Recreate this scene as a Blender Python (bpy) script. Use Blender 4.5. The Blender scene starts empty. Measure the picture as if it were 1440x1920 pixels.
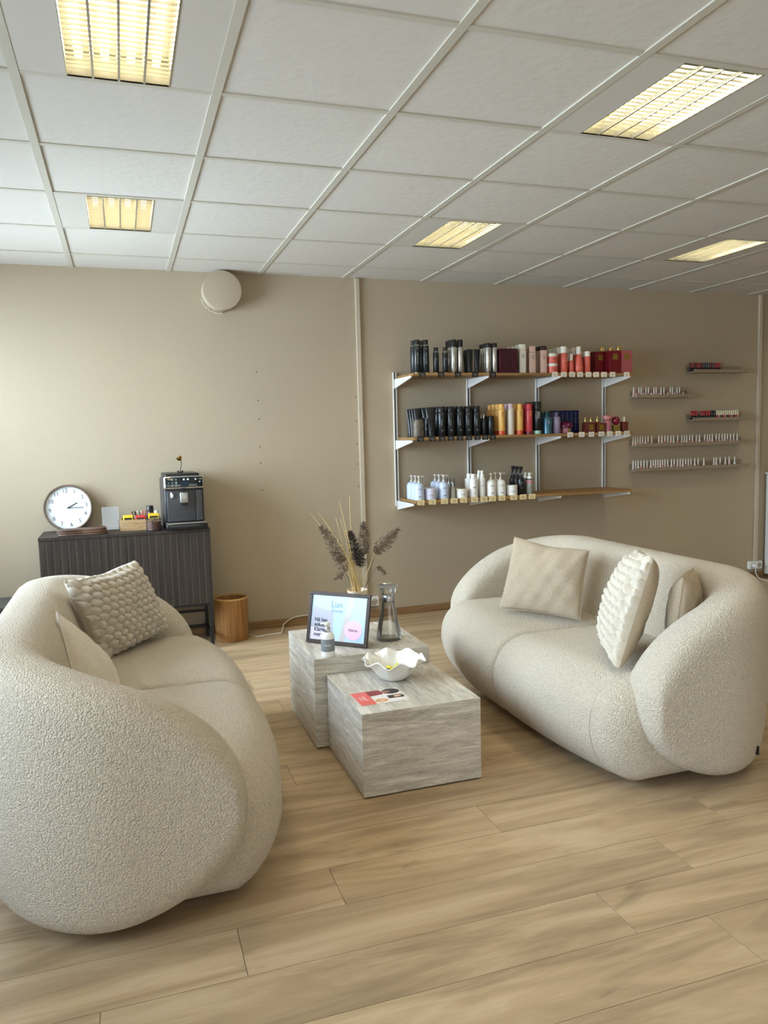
import bpy, bmesh, math, random
from math import sin, cos, pi, sqrt
from mathutils import Vector, Matrix
C = bpy.context.scene
COL = C.collection
random.seed(7)

# ------------------------------------------------------------------ camera
cam_d = bpy.data.cameras.new('camera'); cam = bpy.data.objects.new('camera', cam_d); COL.objects.link(cam)
R_ = Vector((0.947738, -0.318042, -0.02535)); U_ = Vector((0.055452, 0.085954, 0.994755)); F_ = Vector((0.314195, 0.944172, -0.099098))
cam.matrix_world = Matrix(((R_.x, U_.x, -F_.x, 0), (R_.y, U_.y, -F_.y, 0), (R_.z, U_.z, -F_.z, 1.355), (0, 0, 0, 1)))
cam_d.sensor_fit = 'VERTICAL'; cam_d.sensor_height = 24; cam_d.lens = 1457.15 / 1920 * 24
cam_d.clip_start = 0.05; cam_d.clip_end = 200
C.camera = cam
# ------------------------------------------------------------------ light
C.view_settings.view_transform = 'Standard'; C.view_settings.look = 'None'
C.view_settings.exposure = 0.2; C.view_settings.gamma = 1.0; C.view_settings.use_curve_mapping = False
TUBE = 32.0
TUBE_COL = (1.0, 0.87, 0.60)
w = bpy.data.worlds.new('sky'); C.world = w; w.use_nodes = True
bg = w.node_tree.nodes['Background']; bg.inputs[1].default_value = 1.0
# sky above the horizon, sunlit paving below it
_g = w.node_tree.nodes.new('ShaderNodeNewGeometry'); _s = w.node_tree.nodes.new('ShaderNodeSeparateXYZ'); _r = w.node_tree.nodes.new('ShaderNodeValToRGB')
w.node_tree.links.new(_g.outputs['Incoming'], _s.inputs[0]); _m = w.node_tree.nodes.new('ShaderNodeMapRange'); _m.inputs[1].default_value = 0.05; _m.inputs[2].default_value = -0.05
w.node_tree.links.new(_s.outputs[2], _m.inputs[0]); w.node_tree.links.new(_m.outputs[0], _r.inputs[0])
_r.color_ramp.elements[0].color = (0.62, 0.56, 0.46, 1); _r.color_ramp.elements[1].color = (0.6, 0.78, 1.0, 1)
w.node_tree.links.new(_r.outputs[0], bg.inputs[0])
def area(name, loc, rot, sx, sy, power, col):
    l = bpy.data.lights.new(name, 'AREA'); l.shape = 'RECTANGLE'; l.size = sx; l.size_y = sy
    l.energy = power; l.color = col
    o = bpy.data.objects.new(name, l); o.location = loc; o.rotation_euler = rot; COL.objects.link(o)
    return o
# daylight through the shop window on the left and the one behind the camera
area('daylight_left', (-1.72, 1.75, 1.62), (0, -pi/2 + 0.45, 0), 1.7, 7.5, 380, (0.67, 0.83, 1.0))
area('daylight_left_boost', (-1.66, 4.35, 1.45), (0, -pi/2 + 0.42, 0), 1.5, 1.7, 120, (0.70, 0.85, 1.0))  # extra light added at the window's far end to brighten the wall's left
area('daylight_rear', (1.2, -4.0, 1.35), (pi/2, 0, 0), 5.4, 2.1, 60, (1.0, 0.90, 0.74))

# ------------------------------------------------------------------ materials
def s2l(c):
    return tuple(((v/255)/12.92 if v/255 <= 0.04045 else ((v/255+0.055)/1.055)**2.4) for v in c)
MATS = {}
def mat(name, rgb, rough=0.6, metal=0.0, spec=0.5, noise=0.0, nscale=20, bump=0.0, bscale=200, coat=0.0, emit=None, estr=0, sheen=0.0):
    if name in MATS: return MATS[name]
    m = bpy.data.materials.new(name); m.use_nodes = True; nt = m.node_tree; b = nt.nodes['Principled BSDF']
    c = s2l(rgb) + (1,)
    b.inputs['Base Color'].default_value = c; b.inputs['Roughness'].default_value = rough; b.inputs['Metallic'].default_value = metal
    b.inputs['Specular IOR Level'].default_value = spec; b.inputs['Coat Weight'].default_value = coat
    b.inputs['Sheen Weight'].default_value = sheen
    if emit: b.inputs['Emission Color'].default_value = emit + (1,); b.inputs['Emission Strength'].default_value = estr
    tc = nt.nodes.new('ShaderNodeTexCoord')
    n = nt.nodes.new('ShaderNodeTexNoise'); n.inputs['Scale'].default_value = nscale; n.inputs['Detail'].default_value = 3
    nt.links.new(tc.outputs['Object'], n.inputs['Vector'])
    mx = nt.nodes.new('ShaderNodeMix'); mx.data_type = 'RGBA'
    k = noise or 0.02
    mx.inputs[6].default_value = tuple(v*(1-k) for v in c[:3]) + (1,); mx.inputs[7].default_value = tuple(min(1, v*(1+k)) for v in c[:3]) + (1,)
    nt.links.new(n.outputs['Fac'], mx.inputs[0]); nt.links.new(mx.outputs[2], b.inputs['Base Color'])
    if bump:
        n2 = nt.nodes.new('ShaderNodeTexNoise'); n2.inputs['Scale'].default_value = bscale; n2.inputs['Detail'].default_value = 2
        nt.links.new(tc.outputs['Object'], n2.inputs['Vector'])
        bp = nt.nodes.new('ShaderNodeBump'); bp.inputs['Strength'].default_value = 1; bp.inputs['Distance'].default_value = bump
        nt.links.new(n2.outputs['Fac'], bp.inputs['Height']); nt.links.new(bp.outputs[0], b.inputs['Normal'])
    MATS[name] = m
    return m
def nodes_of(m): return m.node_tree, m.node_tree.nodes['Principled BSDF']

M_wall = mat('taupe_wall_paint', (175, 160, 136), 0.75, noise=0.02, nscale=1.5, bump=0.0006, bscale=60)
M_wall2 = mat('side_wall_paint', (190, 180, 162), 0.8)
M_tile = mat('ceiling_tile', (204, 199, 189), 0.95, noise=0.02, nscale=9, bump=0.0015, bscale=26)
M_grid = mat('ceiling_grid_metal', (192, 187, 172), 0.55)
M_plate = mat('lamp_plate_paint', (200, 196, 186), 0.5)
M_black = mat('black_plastic', (22, 23, 26), 0.35)
M_blackm = mat('black_metal', (26, 27, 30), 0.5)
M_white = mat('white_paint', (226, 224, 218), 0.5)
M_whitepl = mat('white_plastic', (235, 234, 230), 0.35)
M_steel = mat('brushed_steel', (200, 200, 200), 0.28, metal=1.0)
M_chrome = mat('chrome', (225, 225, 228), 0.08, metal=1.0)

def glassy(name, tint, gloss=0.9, fac_mul=1.0):
    m = bpy.data.materials.new(name); m.use_nodes = True; nt = m.node_tree
    nt.nodes.remove(nt.nodes['Principled BSDF']); out = nt.nodes['Material Output']
    tr = nt.nodes.new('ShaderNodeBsdfTransparent'); tr.inputs[0].default_value = tint + (1,)
    gl = nt.nodes.new('ShaderNodeBsdfGlossy'); gl.inputs['Roughness'].default_value = 0.03
    fr = nt.nodes.new('ShaderNodeFresnel'); fr.inputs[0].default_value = 1.5
    mm = nt.nodes.new('ShaderNodeMath'); mm.operation = 'MULTIPLY'; mm.inputs[1].default_value = fac_mul; mm.use_clamp = True
    nt.links.new(fr.outputs[0], mm.inputs[0])
    mx = nt.nodes.new('ShaderNodeMixShader')
    nt.links.new(mm.outputs[0], mx.inputs[0]); nt.links.new(tr.outputs[0], mx.inputs[1]); nt.links.new(gl.outputs[0], mx.inputs[2])
    nt.links.new(mx.outputs[0], out.inputs[0])
    return m
M_pane = glassy('window_glass', (0.97, 0.98, 0.98))
M_glass = glassy('clear_glass', (0.992, 0.994, 0.992), fac_mul=0.8)
M_acryl = glassy('clear_acrylic', (0.86, 0.89, 0.92), fac_mul=2.2)

def boucle(name, rgb):
    m = mat(name, rgb, 0.95, spec=0.15, sheen=0.25); nt, b = nodes_of(m)
    tc = nt.nodes.new('ShaderNodeTexCoord')
    nz = nt.nodes.new('ShaderNodeTexNoise'); nz.inputs['Scale'].default_value = 55; nz.inputs['Detail'].default_value = 3
    nt.links.new(tc.outputs['Object'], nz.inputs['Vector'])
    mp = nt.nodes.new('ShaderNodeMixRGB'); mp.blend_type = 'ADD'; mp.inputs[0].default_value = 0.012
    nt.links.new(tc.outputs['Object'], mp.inputs[1]); nt.links.new(nz.outputs['Color'], mp.inputs[2])
    v = nt.nodes.new('ShaderNodeTexVoronoi'); v.feature = 'F1'; v.inputs['Scale'].default_value = 185
    nt.links.new(mp.outputs[0], v.inputs['Vector'])
    n2 = nt.nodes.new('ShaderNodeTexNoise'); n2.inputs['Scale'].default_value = 420; n2.inputs['Detail'].default_value = 2
    nt.links.new(tc.outputs['Object'], n2.inputs['Vector'])
    h = nt.nodes.new('ShaderNodeMath'); h.operation = 'MULTIPLY_ADD'; h.inputs[1].default_value = -1.0
    nt.links.new(v.outputs['Distance'], h.inputs[0])
    h2 = nt.nodes.new('ShaderNodeMath'); h2.operation = 'MULTIPLY'; h2.inputs[1].default_value = 0.45
    nt.links.new(n2.outputs['Fac'], h2.inputs[0]); nt.links.new(h2.outputs[0], h.inputs[2])
    bp = nt.nodes.new('ShaderNodeBump'); bp.inputs['Distance'].default_value = 0.0060; bp.inputs['Strength'].default_value = 0.9
    nt.links.new(h.outputs[0], bp.inputs['Height']); nt.links.new(bp.outputs[0], b.inputs['Normal'])
    # slightly paler at the nub centres, darker between them
    cr = nt.nodes.new('ShaderNodeMapRange'); cr.inputs[1].default_value = 0.15; cr.inputs[2].default_value = 0.75
    nt.links.new(v.outputs['Distance'], cr.inputs[0])
    mx = nt.nodes.new('ShaderNodeMix'); mx.data_type = 'RGBA'
    c = s2l(rgb)
    mx.inputs[6].default_value = tuple(min(1, x*1.07) for x in c) + (1,); mx.inputs[7].default_value = tuple(x*0.84 for x in c) + (1,)
    nt.links.new(cr.outputs[0], mx.inputs[0]); nt.links.new(mx.outputs[2], b.inputs['Base Color'])
    return m
M_boucle = boucle('cream_boucle', (214, 201, 180))

def linen(name, rgb):
    m = mat(name, rgb, 0.9, spec=0.2, sheen=0.15); nt, b = nodes_of(m)
    tc = nt.nodes.new('ShaderNodeTexCoord')
    hs = []
    for sc in ((900, 60, 60), (60, 60, 900)):
        mp = nt.nodes.new('ShaderNodeMapping'); mp.inputs['Scale'].default_value = sc
        nt.links.new(tc.outputs['Object'], mp.inputs[0])
        n = nt.nodes.new('ShaderNodeTexNoise'); n.inputs['Scale'].default_value = 1.0; n.inputs['Detail'].default_value = 2
        nt.links.new(mp.outputs[0], n.inputs['Vector']); hs.append(n)
    ad = nt.nodes.new('ShaderNodeMath'); ad.operation = 'ADD'
    nt.links.new(hs[0].outputs['Fac'], ad.inputs[0]); nt.links.new(hs[1].outputs['Fac'], ad.inputs[1])
    mr = nt.nodes.new('ShaderNodeMapRange'); mr.inputs[1].default_value = 0.7; mr.inputs[2].default_value = 1.3
    nt.links.new(ad.outputs[0], mr.inputs[0])
    c = s2l(rgb); mx = nt.nodes.new('ShaderNodeMix'); mx.data_type = 'RGBA'
    mx.inputs[6].default_value = tuple(x*0.86 for x in c) + (1,); mx.inputs[7].default_value = tuple(min(1, x*1.1) for x in c) + (1,)
    nt.links.new(mr.outputs[0], mx.inputs[0]); nt.links.new(mx.outputs[2], b.inputs['Base Color'])
    bp = nt.nodes.new('ShaderNodeBump'); bp.inputs['Distance'].default_value = 0.0012
    nt.links.new(ad.outputs[0], bp.inputs['Height']); nt.links.new(bp.outputs[0], b.inputs['Normal'])
    return m
M_linen = linen('sand_linen', (180, 163, 138))
M_cotton = linen('pale_cotton', (222, 212, 197))
M_knit = mat('chunky_knit_wool', (207, 196, 178), 0.95, spec=0.1, noise=0.05, nscale=120, bump=0.002, bscale=300, sheen=0.3)

def grainy(name, rgb, dark, stretch, scale=1.0, rough=0.5, lo=0.35, hi=0.7, bump=0.0003):
    """wood: noise stretched along one axis"""
    m = mat(name, rgb, rough, spec=0.35); nt, b = nodes_of(m)
    tc = nt.nodes.new('ShaderNodeTexCoord'); mp = nt.nodes.new('ShaderNodeMapping'); mp.inputs['Scale'].default_value = tuple(s*scale for s in stretch)
    nt.links.new(tc.outputs['Object'], mp.inputs[0])
    n = nt.nodes.new('ShaderNodeTexNoise'); n.inputs['Scale'].default_value = 1; n.inputs['Detail'].default_value = 6; n.inputs['Distortion'].default_value = 0.6
    nt.links.new(mp.outputs[0], n.inputs['Vector'])
    mr = nt.nodes.new('ShaderNodeMapRange'); mr.inputs[1].default_value = lo; mr.inputs[2].default_value = hi
    nt.links.new(n.outputs['Fac'], mr.inputs[0])
    mx = nt.nodes.new('ShaderNodeMix'); mx.data_type = 'RGBA'; mx.inputs[6].default_value = s2l(dark) + (1,); mx.inputs[7].default_value = s2l(rgb) + (1,)
    nt.links.new(mr.outputs[0], mx.inputs[0]); nt.links.new(mx.outputs[2], b.inputs['Base Color'])
    bp = nt.nodes.new('ShaderNodeBump'); bp.inputs['Distance'].default_value = bump
    nt.links.new(n.outputs['Fac'], bp.inputs['Height']); nt.links.new(bp.outputs[0], b.inputs['Normal'])
    return m
M_shelfwood = grainy('oak_shelf_board', (178, 140, 90), (140, 104, 62), (2, 40, 40))
M_binwood = grainy('bamboo_veneer', (176, 128, 76), (140, 97, 54), (60, 60, 3))
M_boxwood = grainy('pale_box_wood', (190, 160, 118), (160, 128, 88), (8, 60, 60))
M_darkwood = grainy('dark_stained_oak', (64, 54, 48), (42, 36, 32), (70, 70, 2))
M_walnut = grainy('walnut_tray', (112, 84, 66), (70, 50, 40), (9, 60, 60))
M_clockwood = grainy('clock_rim_wood', (128, 108, 90), (96, 80, 66), (12, 12, 12))
M_basewood = grainy('baseboard_oak', (156, 122, 84), (128, 96, 62), (3, 40, 60))
M_framewood = grainy('dark_frame_wood', (74, 58, 52), (54, 42, 38), (20, 20, 20))

def travertine():
    m = mat('travertine_laminate', (190, 184, 172), 0.42, spec=0.4); nt, b = nodes_of(m); N = nt.nodes; L = nt.links
    tc = N.new('ShaderNodeTexCoord'); ge = N.new('ShaderNodeNewGeometry')
    sx = N.new('ShaderNodeSeparateXYZ'); L.new(ge.outputs['Normal'], sx.inputs[0])
    ab = N.new('ShaderNodeMath'); ab.operation = 'ABSOLUTE'; L.new(sx.outputs[2], ab.inputs[0])
    gt = N.new('ShaderNodeMath'); gt.operation = 'GREATER_THAN'; gt.inputs[1].default_value = 0.6; L.new(ab.outputs[0], gt.inputs[0])
    m1 = N.new('ShaderNodeMapping'); m1.inputs['Scale'].default_value = (4.5, 4.5, 40)
    m2 = N.new('ShaderNodeMapping'); m2.inputs['Scale'].default_value = (27, 4.2, 1); m2.inputs['Location'].default_value = (4.2, 1.7, 0)
    L.new(tc.outputs['Object'], m1.inputs[0]); L.new(tc.outputs['Object'], m2.inputs[0])
    mv = N.new('ShaderNodeMix'); mv.data_type = 'VECTOR'; L.new(gt.outputs[0], mv.inputs[0]); L.new(m1.outputs[0], mv.inputs[4]); L.new(m2.outputs[0], mv.inputs[5])
    n1 = N.new('ShaderNodeTexNoise'); n1.inputs['Scale'].default_value = 1; n1.inputs['Detail'].default_value = 9; n1.inputs['Roughness'].default_value = 0.74; n1.inputs['Distortion'].default_value = 0.7
    L.new(mv.outputs[1], n1.inputs['Vector'])
    n2 = N.new('ShaderNodeTexNoise'); n2.inputs['Scale'].default_value = 5.5; n2.inputs['Detail'].default_value = 6; n2.inputs['Distortion'].default_value = 2.0
    L.new(mv.outputs[1], n2.inputs['Vector'])
    r = N.new('ShaderNodeValToRGB'); e = r.color_ramp.elements
    e[0].position = 0.33; e[0].color = s2l((160, 153, 141)) + (1,); e[1].position = 0.66; e[1].color = s2l((232, 227, 215)) + (1,)
    k = e.new(0.47); k.color = s2l((192, 185, 173)) + (1,); k = e.new(0.55); k.color = s2l((206, 200, 188)) + (1,)
    L.new(n1.outputs['Fac'], r.inputs[0])
    mr = N.new('ShaderNodeMapRange'); mr.inputs[1].default_value = 0.36; mr.inputs[2].default_value = 0.5; mr.inputs[3].default_value = 0.80; mr.inputs[4].default_value = 1.0
    L.new(n2.outputs['Fac'], mr.inputs[0])
    mu = N.new('ShaderNodeMix'); mu.data_type = 'RGBA'; mu.blend_type = 'MULTIPLY'; mu.inputs[0].default_value = 1
    L.new(r.outputs[0], mu.inputs[6]); L.new(mr.outputs[0], mu.inputs[7]); L.new(mu.outputs[2], b.inputs['Base Color'])
    bp = N.new('ShaderNodeBump'); bp.inputs['Distance'].default_value = 0.0006; L.new(mr.outputs[0], bp.inputs['Height']); L.new(bp.outputs[0], b.inputs['Normal'])
    return m
M_trav = travertine()

def floor_mat():
    m = mat('oak_laminate', (196, 170, 134), 0.42, spec=0.35); nt, b = nodes_of(m); N = nt.nodes; L = nt.links
    tc = N.new('ShaderNodeTexCoord'); at = N.new('ShaderNodeAttribute'); at.attribute_name = 'plank'
    # each plank reads another stretch of the grain
    cm = N.new('ShaderNodeVectorMath'); cm.operation = 'MULTIPLY_ADD'; cm.inputs[1].default_value = (37, 91, 13)
    L.new(at.outputs['Vector'], cm.inputs[0]); L.new(tc.outputs['Object'], cm.inputs[2])
    def nz(scale, detail, dist, vec, rough=0.6):
        mp = N.new('ShaderNodeMapping'); mp.inputs['Scale'].default_value = scale; L.new(vec, mp.inputs[0])
        n = N.new('ShaderNodeTexNoise'); n.inputs['Scale'].default_value = 1; n.inputs['Detail'].default_value = detail; n.inputs['Distortion'].default_value = dist; n.inputs['Roughness'].default_value = rough
        L.new(mp.outputs[0], n.inputs['Vector']); return n
    a = nz((0.9, 7, 1), 4, 1.6, cm.outputs[0])
    g = nz((5, 120, 1), 3, 0.3, cm.outputs[0])
    k = nz((2.6, 10, 1), 3, 0.8, cm.outputs[0])
    r = N.new('ShaderNodeValToRGB'); e = r.color_ramp.elements
    e[0].position = 0.32; e[0].color = s2l((154, 131, 102)) + (1,); e[1].position = 0.66; e[1].color = s2l((195, 171, 139)) + (1,)
    q = e.new(0.5); q.color = s2l((179, 154, 121)) + (1,)
    L.new(a.outputs['Fac'], r.inputs[0])
    g2 = N.new('ShaderNodeMapRange'); g2.inputs[1].default_value = 0.35; g2.inputs[2].default_value = 0.65; g2.inputs[3].default_value = 0.96; g2.inputs[4].default_value = 1.03
    L.new(g.outputs['Fac'], g2.inputs[0])
    k2 = N.new('ShaderNodeMapRange'); k2.inputs[1].default_value = 0.27; k2.inputs[2].default_value = 0.36; k2.inputs[3].default_value = 0.72; k2.inputs[4].default_value = 1.0
    L.new(k.outputs['Fac'], k2.inputs[0])
    pm = N.new('ShaderNodeMapRange'); pm.inputs[3].default_value = 0.93; pm.inputs[4].default_value = 1.05
    sp = N.new('ShaderNodeSeparateXYZ'); L.new(at.outputs['Vector'], sp.inputs[0]); L.new(sp.outputs[0], pm.inputs[0])
    m1 = N.new('ShaderNodeMath'); m1.operation = 'MULTIPLY'; L.new(g2.outputs[0], m1.inputs[0]); L.new(k2.outputs[0], m1.inputs[1])
    m2 = N.new('ShaderNodeMath'); m2.operation = 'MULTIPLY'; L.new(m1.outputs[0], m2.inputs[0]); L.new(pm.outputs[0], m2.inputs[1])
    mu = N.new('ShaderNodeMix'); mu.data_type = 'RGBA'; mu.blend_type = 'MULTIPLY'; mu.inputs[0].default_value = 1
    L.new(r.outputs[0], mu.inputs[6]); L.new(m2.outputs[0], mu.inputs[7]); L.new(mu.outputs[2], b.inputs['Base Color'])
    rr = N.new('ShaderNodeMapRange'); rr.inputs[3].default_value = 0.5; rr.inputs[4].default_value = 0.36; L.new(a.outputs['Fac'], rr.inputs[0]); L.new(rr.outputs[0], b.inputs['Roughness'])
    bp = N.new('ShaderNodeBump'); bp.inputs['Distance'].default_value = 0.0003; L.new(m1.outputs[0], bp.inputs['Height']); L.new(bp.outputs[0], b.inputs['Normal'])
    return m
M_floor = floor_mat()

# ------------------------------------------------------------------ mesh helpers
class MB:
    def __init__(s): s.v = []; s.f = []
    def add(s, V, F, M=None):
        n = len(s.v)
        s.v += [tuple(M @ Vector(p)) if M is not None else tuple(p) for p in V]
        s.f += [tuple(i + n for i in f) for f in F]; return s
    def box(s, x0, x1, y0, y1, z0, z1, M=None):
        V = [(x0,y0,z0),(x1,y0,z0),(x1,y1,z0),(x0,y1,z0),(x0,y0,z1),(x1,y0,z1),(x1,y1,z1),(x0,y1,z1)]
        return s.add(V, [(3,2,1,0),(4,5,6,7),(0,1,5,4),(1,2,6,5),(2,3,7,6),(3,0,4,7)], M)
    def rbox(s, x0, x1, y0, y1, z0, z1, r=0.003, seg=2, M=None):
        bm = bmesh.new(); t = MB().box(x0, x1, y0, y1, z0, z1)
        vs = [bm.verts.new(p) for p in t.v]; [bm.faces.new([vs[i] for i in f]) for f in t.f]
        bmesh.ops.bevel(bm, geom=list(bm.edges), offset=r, segments=seg, profile=0.5, affect='EDGES')
        bm.verts.index_update(); V = [v.co.copy() for v in bm.verts]; F = [[v.index for v in f.verts] for f in bm.faces]; bm.free()
        return s.add(V, F, M)
    def lathe(s, prof, n=24, M=None, sx=1.0, sy=1.0):
        V = []; F = []
        for r, z in prof:
            for k in range(n):
                a = 2*pi*k/n; V.append((r*cos(a)*sx, r*sin(a)*sy, z))
        for j in range(len(prof)-1):
            for k in range(n):
                k2 = (k+1) % n; F.append((j*n+k, j*n+k2, (j+1)*n+k2, (j+1)*n+k))
        F.append(tuple(range(n))[::-1]); F.append(tuple((len(prof)-1)*n + k for k in range(n)))
        return s.add(V, F, M)
    def tube(s, pts, r, n=8, M=None):
        P = [Vector(p) for p in pts]; R = r if isinstance(r, (list, tuple)) else [r]*len(P)
        V = []; F = []; ref = Vector((0.31, 0.57, 0.76)).normalized(); prev = None
        for i, p in enumerate(P):
            t = (P[min(i+1, len(P)-1)] - P[max(i-1, 0)]).normalized()
            a = prev - t*prev.dot(t) if prev else ref - t*ref.dot(t)
            a.normalize(); prev = a; b = t.cross(a)
            for k in range(n):
                q = 2*pi*k/n; V.append(p + (a*cos(q) + b*sin(q))*R[i])
        for j in range(len(P)-1):
            for k in range(n):
                k2 = (k+1) % n; F.append((j*n+k, j*n+k2, (j+1)*n+k2, (j+1)*n+k))
        F.append(tuple(range(n))[::-1]); F.append(tuple((len(P)-1)*n + k for k in range(n)))
        return s.add(V, F, M)
    def prism(s, poly, z0, z1, M=None):
        n = len(poly); V = [(x, y, z0) for x, y in poly] + [(x, y, z1) for x, y in poly]
        F = [tuple(range(n))[::-1], tuple(range(n, 2*n))] + [(k, (k+1) % n, (k+1) % n + n, k+n) for k in range(n)]
        return s.add(V, F, M)
    def build(s, name, m, parent=None, smooth=False, loc=None):
        me = bpy.data.meshes.new(name); me.from_pydata(s.v, [], s.f); me.update()
        me.materials.append(m)
        if smooth:
            me.polygons.foreach_set('use_smooth', [True]*len(me.polygons))
            try: me.set_sharp_from_angle(angle=math.radians(42))
            except Exception: pass
        o = bpy.data.objects.new(name, me); COL.objects.link(o)
        if parent: o.parent = parent
        if loc: o.location = loc
        return o
def T(x=0, y=0, z=0): return Matrix.Translation((x, y, z))
def Rx(a): return Matrix.Rotation(a, 4, 'X')
def Ry(a): return Matrix.Rotation(a, 4, 'Y')
def Rz(a): return Matrix.Rotation(a, 4, 'Z')
UP = Rx(pi/2)     # text written in XY stands up facing -Y
def textvf(body, size, depth=0.0003, align='CENTER', sx=1.0, bold=0.0):
    cu = bpy.data.curves.new('lettering', 'FONT'); cu.body = body; cu.size = size; cu.align_x = align; cu.align_y = 'CENTER'; cu.extrude = depth; cu.resolution_u = 3; cu.offset = bold
    o = bpy.data.objects.new('lettering', cu); me = bpy.data.meshes.new_from_object(o)
    V = [(v.co.x*sx, v.co.y, v.co.z) for v in me.vertices]; F = [tuple(p.vertices) for p in me.polygons]
    bpy.data.objects.remove(o); bpy.data.meshes.remove(me); bpy.data.curves.remove(cu)
    return V, F
def tag(o, label=None, cat=None, group=None, kind=None):
    if label: o['label'] = label
    if cat: o['category'] = cat
    if group: o['group'] = group
    if kind: o['kind'] = kind
    return o
def thing(name, label, cat, loc=(0,0,0), rz=0, group=None):
    o = bpy.data.objects.new(name, None); COL.objects.link(o); o.location = loc; o.rotation_euler = (0, 0, rz)
    o.empty_display_size = 0.05
    return tag(o, label, cat, group)
def struct(name, mb, m, label=None, parent=None, smooth=False):
    o = mb.build(name, m, parent, smooth)
    if not parent: tag(o, label or name.replace('_', ' '), None, None, 'structure')
    return o
ORD = 'first second third fourth fifth sixth seventh eighth ninth tenth eleventh twelfth thirteenth fourteenth fifteenth sixteenth seventeenth eighteenth nineteenth twentieth'.split()
ORD += ['twenty-' + w_ for w_ in ORD[:9]] + ['thirtieth'] + ['thirty-' + w_ for w_ in ORD[:9]]

# ------------------------------------------------------------------ room shell
WY = 5.4425; H = 2.466; XL = -1.35; XR = 8.3; YB = -3.7
GX = -0.2477; GY = 2.6664
# floor: every plank its own face, thin gap between
def make_floor():
    V = []; F = []; val = []; P = 0.2035; y = 1.6615; rows = []
    g = 0.0008
    j0 = {0: 1.245, 1: 1.597, 2: 0.542, 3: 1.15, -1: 0.1, -2: 1.9}
    for r in range(-27, 20):
        y0 = 1.6615 + r*P; y1 = min(y0 + P, WY)
        if y0 >= WY: break
        off = j0.get(r, random.uniform(0, 1.37)); x = off - 1.37*8
        while x < XR:
            a = max(x, XL); b_ = min(x + 1.37, XR)
            if b_ > a + 0.01:
                n = len(V); V += [(a+g, y0+g, 0), (b_-g, y0+g, 0), (b_-g, y1-g, 0), (a+g, y1-g, 0)]
                V += [(a+g, y0+g, -0.004), (b_-g, y0+g, -0.004), (b_-g, y1-g, -0.004), (a+g, y1-g, -0.004)]
                for f in ((0,1,2,3),(4,5,1,0),(5,6,2,1),(6,7,3,2),(7,4,0,3)): F.append(tuple(i+n for i in f))
                q = (random.random(), random.random(), random.random()); val += [q]*5
            x += 1.37
    n = len(V); V += [(XL, YB, -0.004), (XR, YB, -0.004), (XR, WY, -0.004), (XL, WY, -0.004)]; F.append((n, n+1, n+2, n+3)); val.append((0, 0, 0))
    me = bpy.data.meshes.new('floor'); me.from_pydata(V, [], F); me.update()
    me.materials.append(M_floor); me.materials.append(mat('plank_gap', (70, 54, 38), 0.9))
    me.polygons[len(F)-1].material_index = 1
    at = me.attributes.new('plank', 'FLOAT_VECTOR', 'FACE')
    at.data.foreach_set('vector', [c for q in val for c in q])
    o = bpy.data.objects.new('floor', me); COL.objects.link(o)
    tag(o, 'pale oak laminate plank floor', None, None, 'structure')
make_floor()
b = MB().box(XL-0.12, XR+0.12, WY, WY+0.12, -0.02, H+0.2)
wall_back = struct('wall_back', b, M_wall, 'taupe painted back wall')
# left wall with the long shop window
WIN = (-2.2, 5.3, 0.42, 2.16)
b = MB(); b.box(XL-0.2, XL, YB, WY, -0.02, WIN[2]); b.box(XL-0.2, XL, YB, WY, WIN[3], H+0.2)
b.box(XL-0.2, XL, YB, WIN[0], WIN[2], WIN[3]); b.box(XL-0.2, XL, WIN[1], WY, WIN[2], WIN[3])
struct('wall_left', b, M_wall2, 'left wall around the shop window')
n = 0
ys = [WIN[0] + (WIN[1]-WIN[0])*i/5 for i in range(6)]
for i in range(5):
    y0, y1 = ys[i], ys[i+1]; b = MB(); f = 0.04; X0, X1 = XL-0.13, XL-0.06
    b.box(X0, X1, y0, y1, WIN[2], WIN[2]+f); b.box(X0, X1, y0, y1, WIN[3]-f, WIN[3]); b.box(X0, X1, y0, y0+f, WIN[2]+f, WIN[3]-f); b.box(X0, X1, y1-f, y1, WIN[2]+f, WIN[3]-f)
    wn = struct('window_%d' % (i+1), b, M_white, 'white framed pane of the shop window in the left wall')
    MB().box(XL-0.1, XL-0.094, y0+f, y1-f, WIN[2]+f, WIN[3]-f).build('pane', M_pane, wn)
# rear wall with window
RW = (-1.2, 3.8, 0.35, 2.25)
b = MB(); b.box(XL-0.2, XR+0.12, YB-0.15, YB, -0.02, RW[2]); b.box(XL-0.2, XR+0.12, YB-0.15, YB, RW[3], H+0.2)
b.box(XL-0.2, RW[0], YB-0.15, YB, RW[2], RW[3]); b.box(RW[1], XR+0.12, YB-0.15, YB, RW[2], RW[3])
struct('wall_rear', b, M_wall2, 'rear wall behind the camera with a window')
for i in range(2):
    x0 = RW[0] + i*2.5; x1 = x0 + 2.5; f = 0.045; b = MB(); Y0, Y1 = YB-0.1, YB-0.04
    b.box(x0, x1, Y0, Y1, RW[2], RW[2]+f); b.box(x0, x1, Y0, Y1, RW[3]-f, RW[3]); b.box(x0, x0+f, Y0, Y1, RW[2]+f, RW[3]-f); b.box(x1-f, x1, Y0, Y1, RW[2]+f, RW[3]-f)
    wn = struct('window_%d' % (i+6), b, M_white, 'white framed pane of the rear window')
    MB().box(x0+f, x1-f, YB-0.073, YB-0.067, RW[2]+f, RW[3]-f).build('pane', M_pane, wn)
struct('wall_right', MB().box(XR, XR+0.12, YB, WY, -0.02, H+0.2), M_wall2, 'right wall out of frame')
struct('baseboard_back', MB().rbox(XL, XR, WY-0.014, WY, 0.0, 0.056, 0.003), M_basewood, 'oak baseboard along the back wall')
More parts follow.
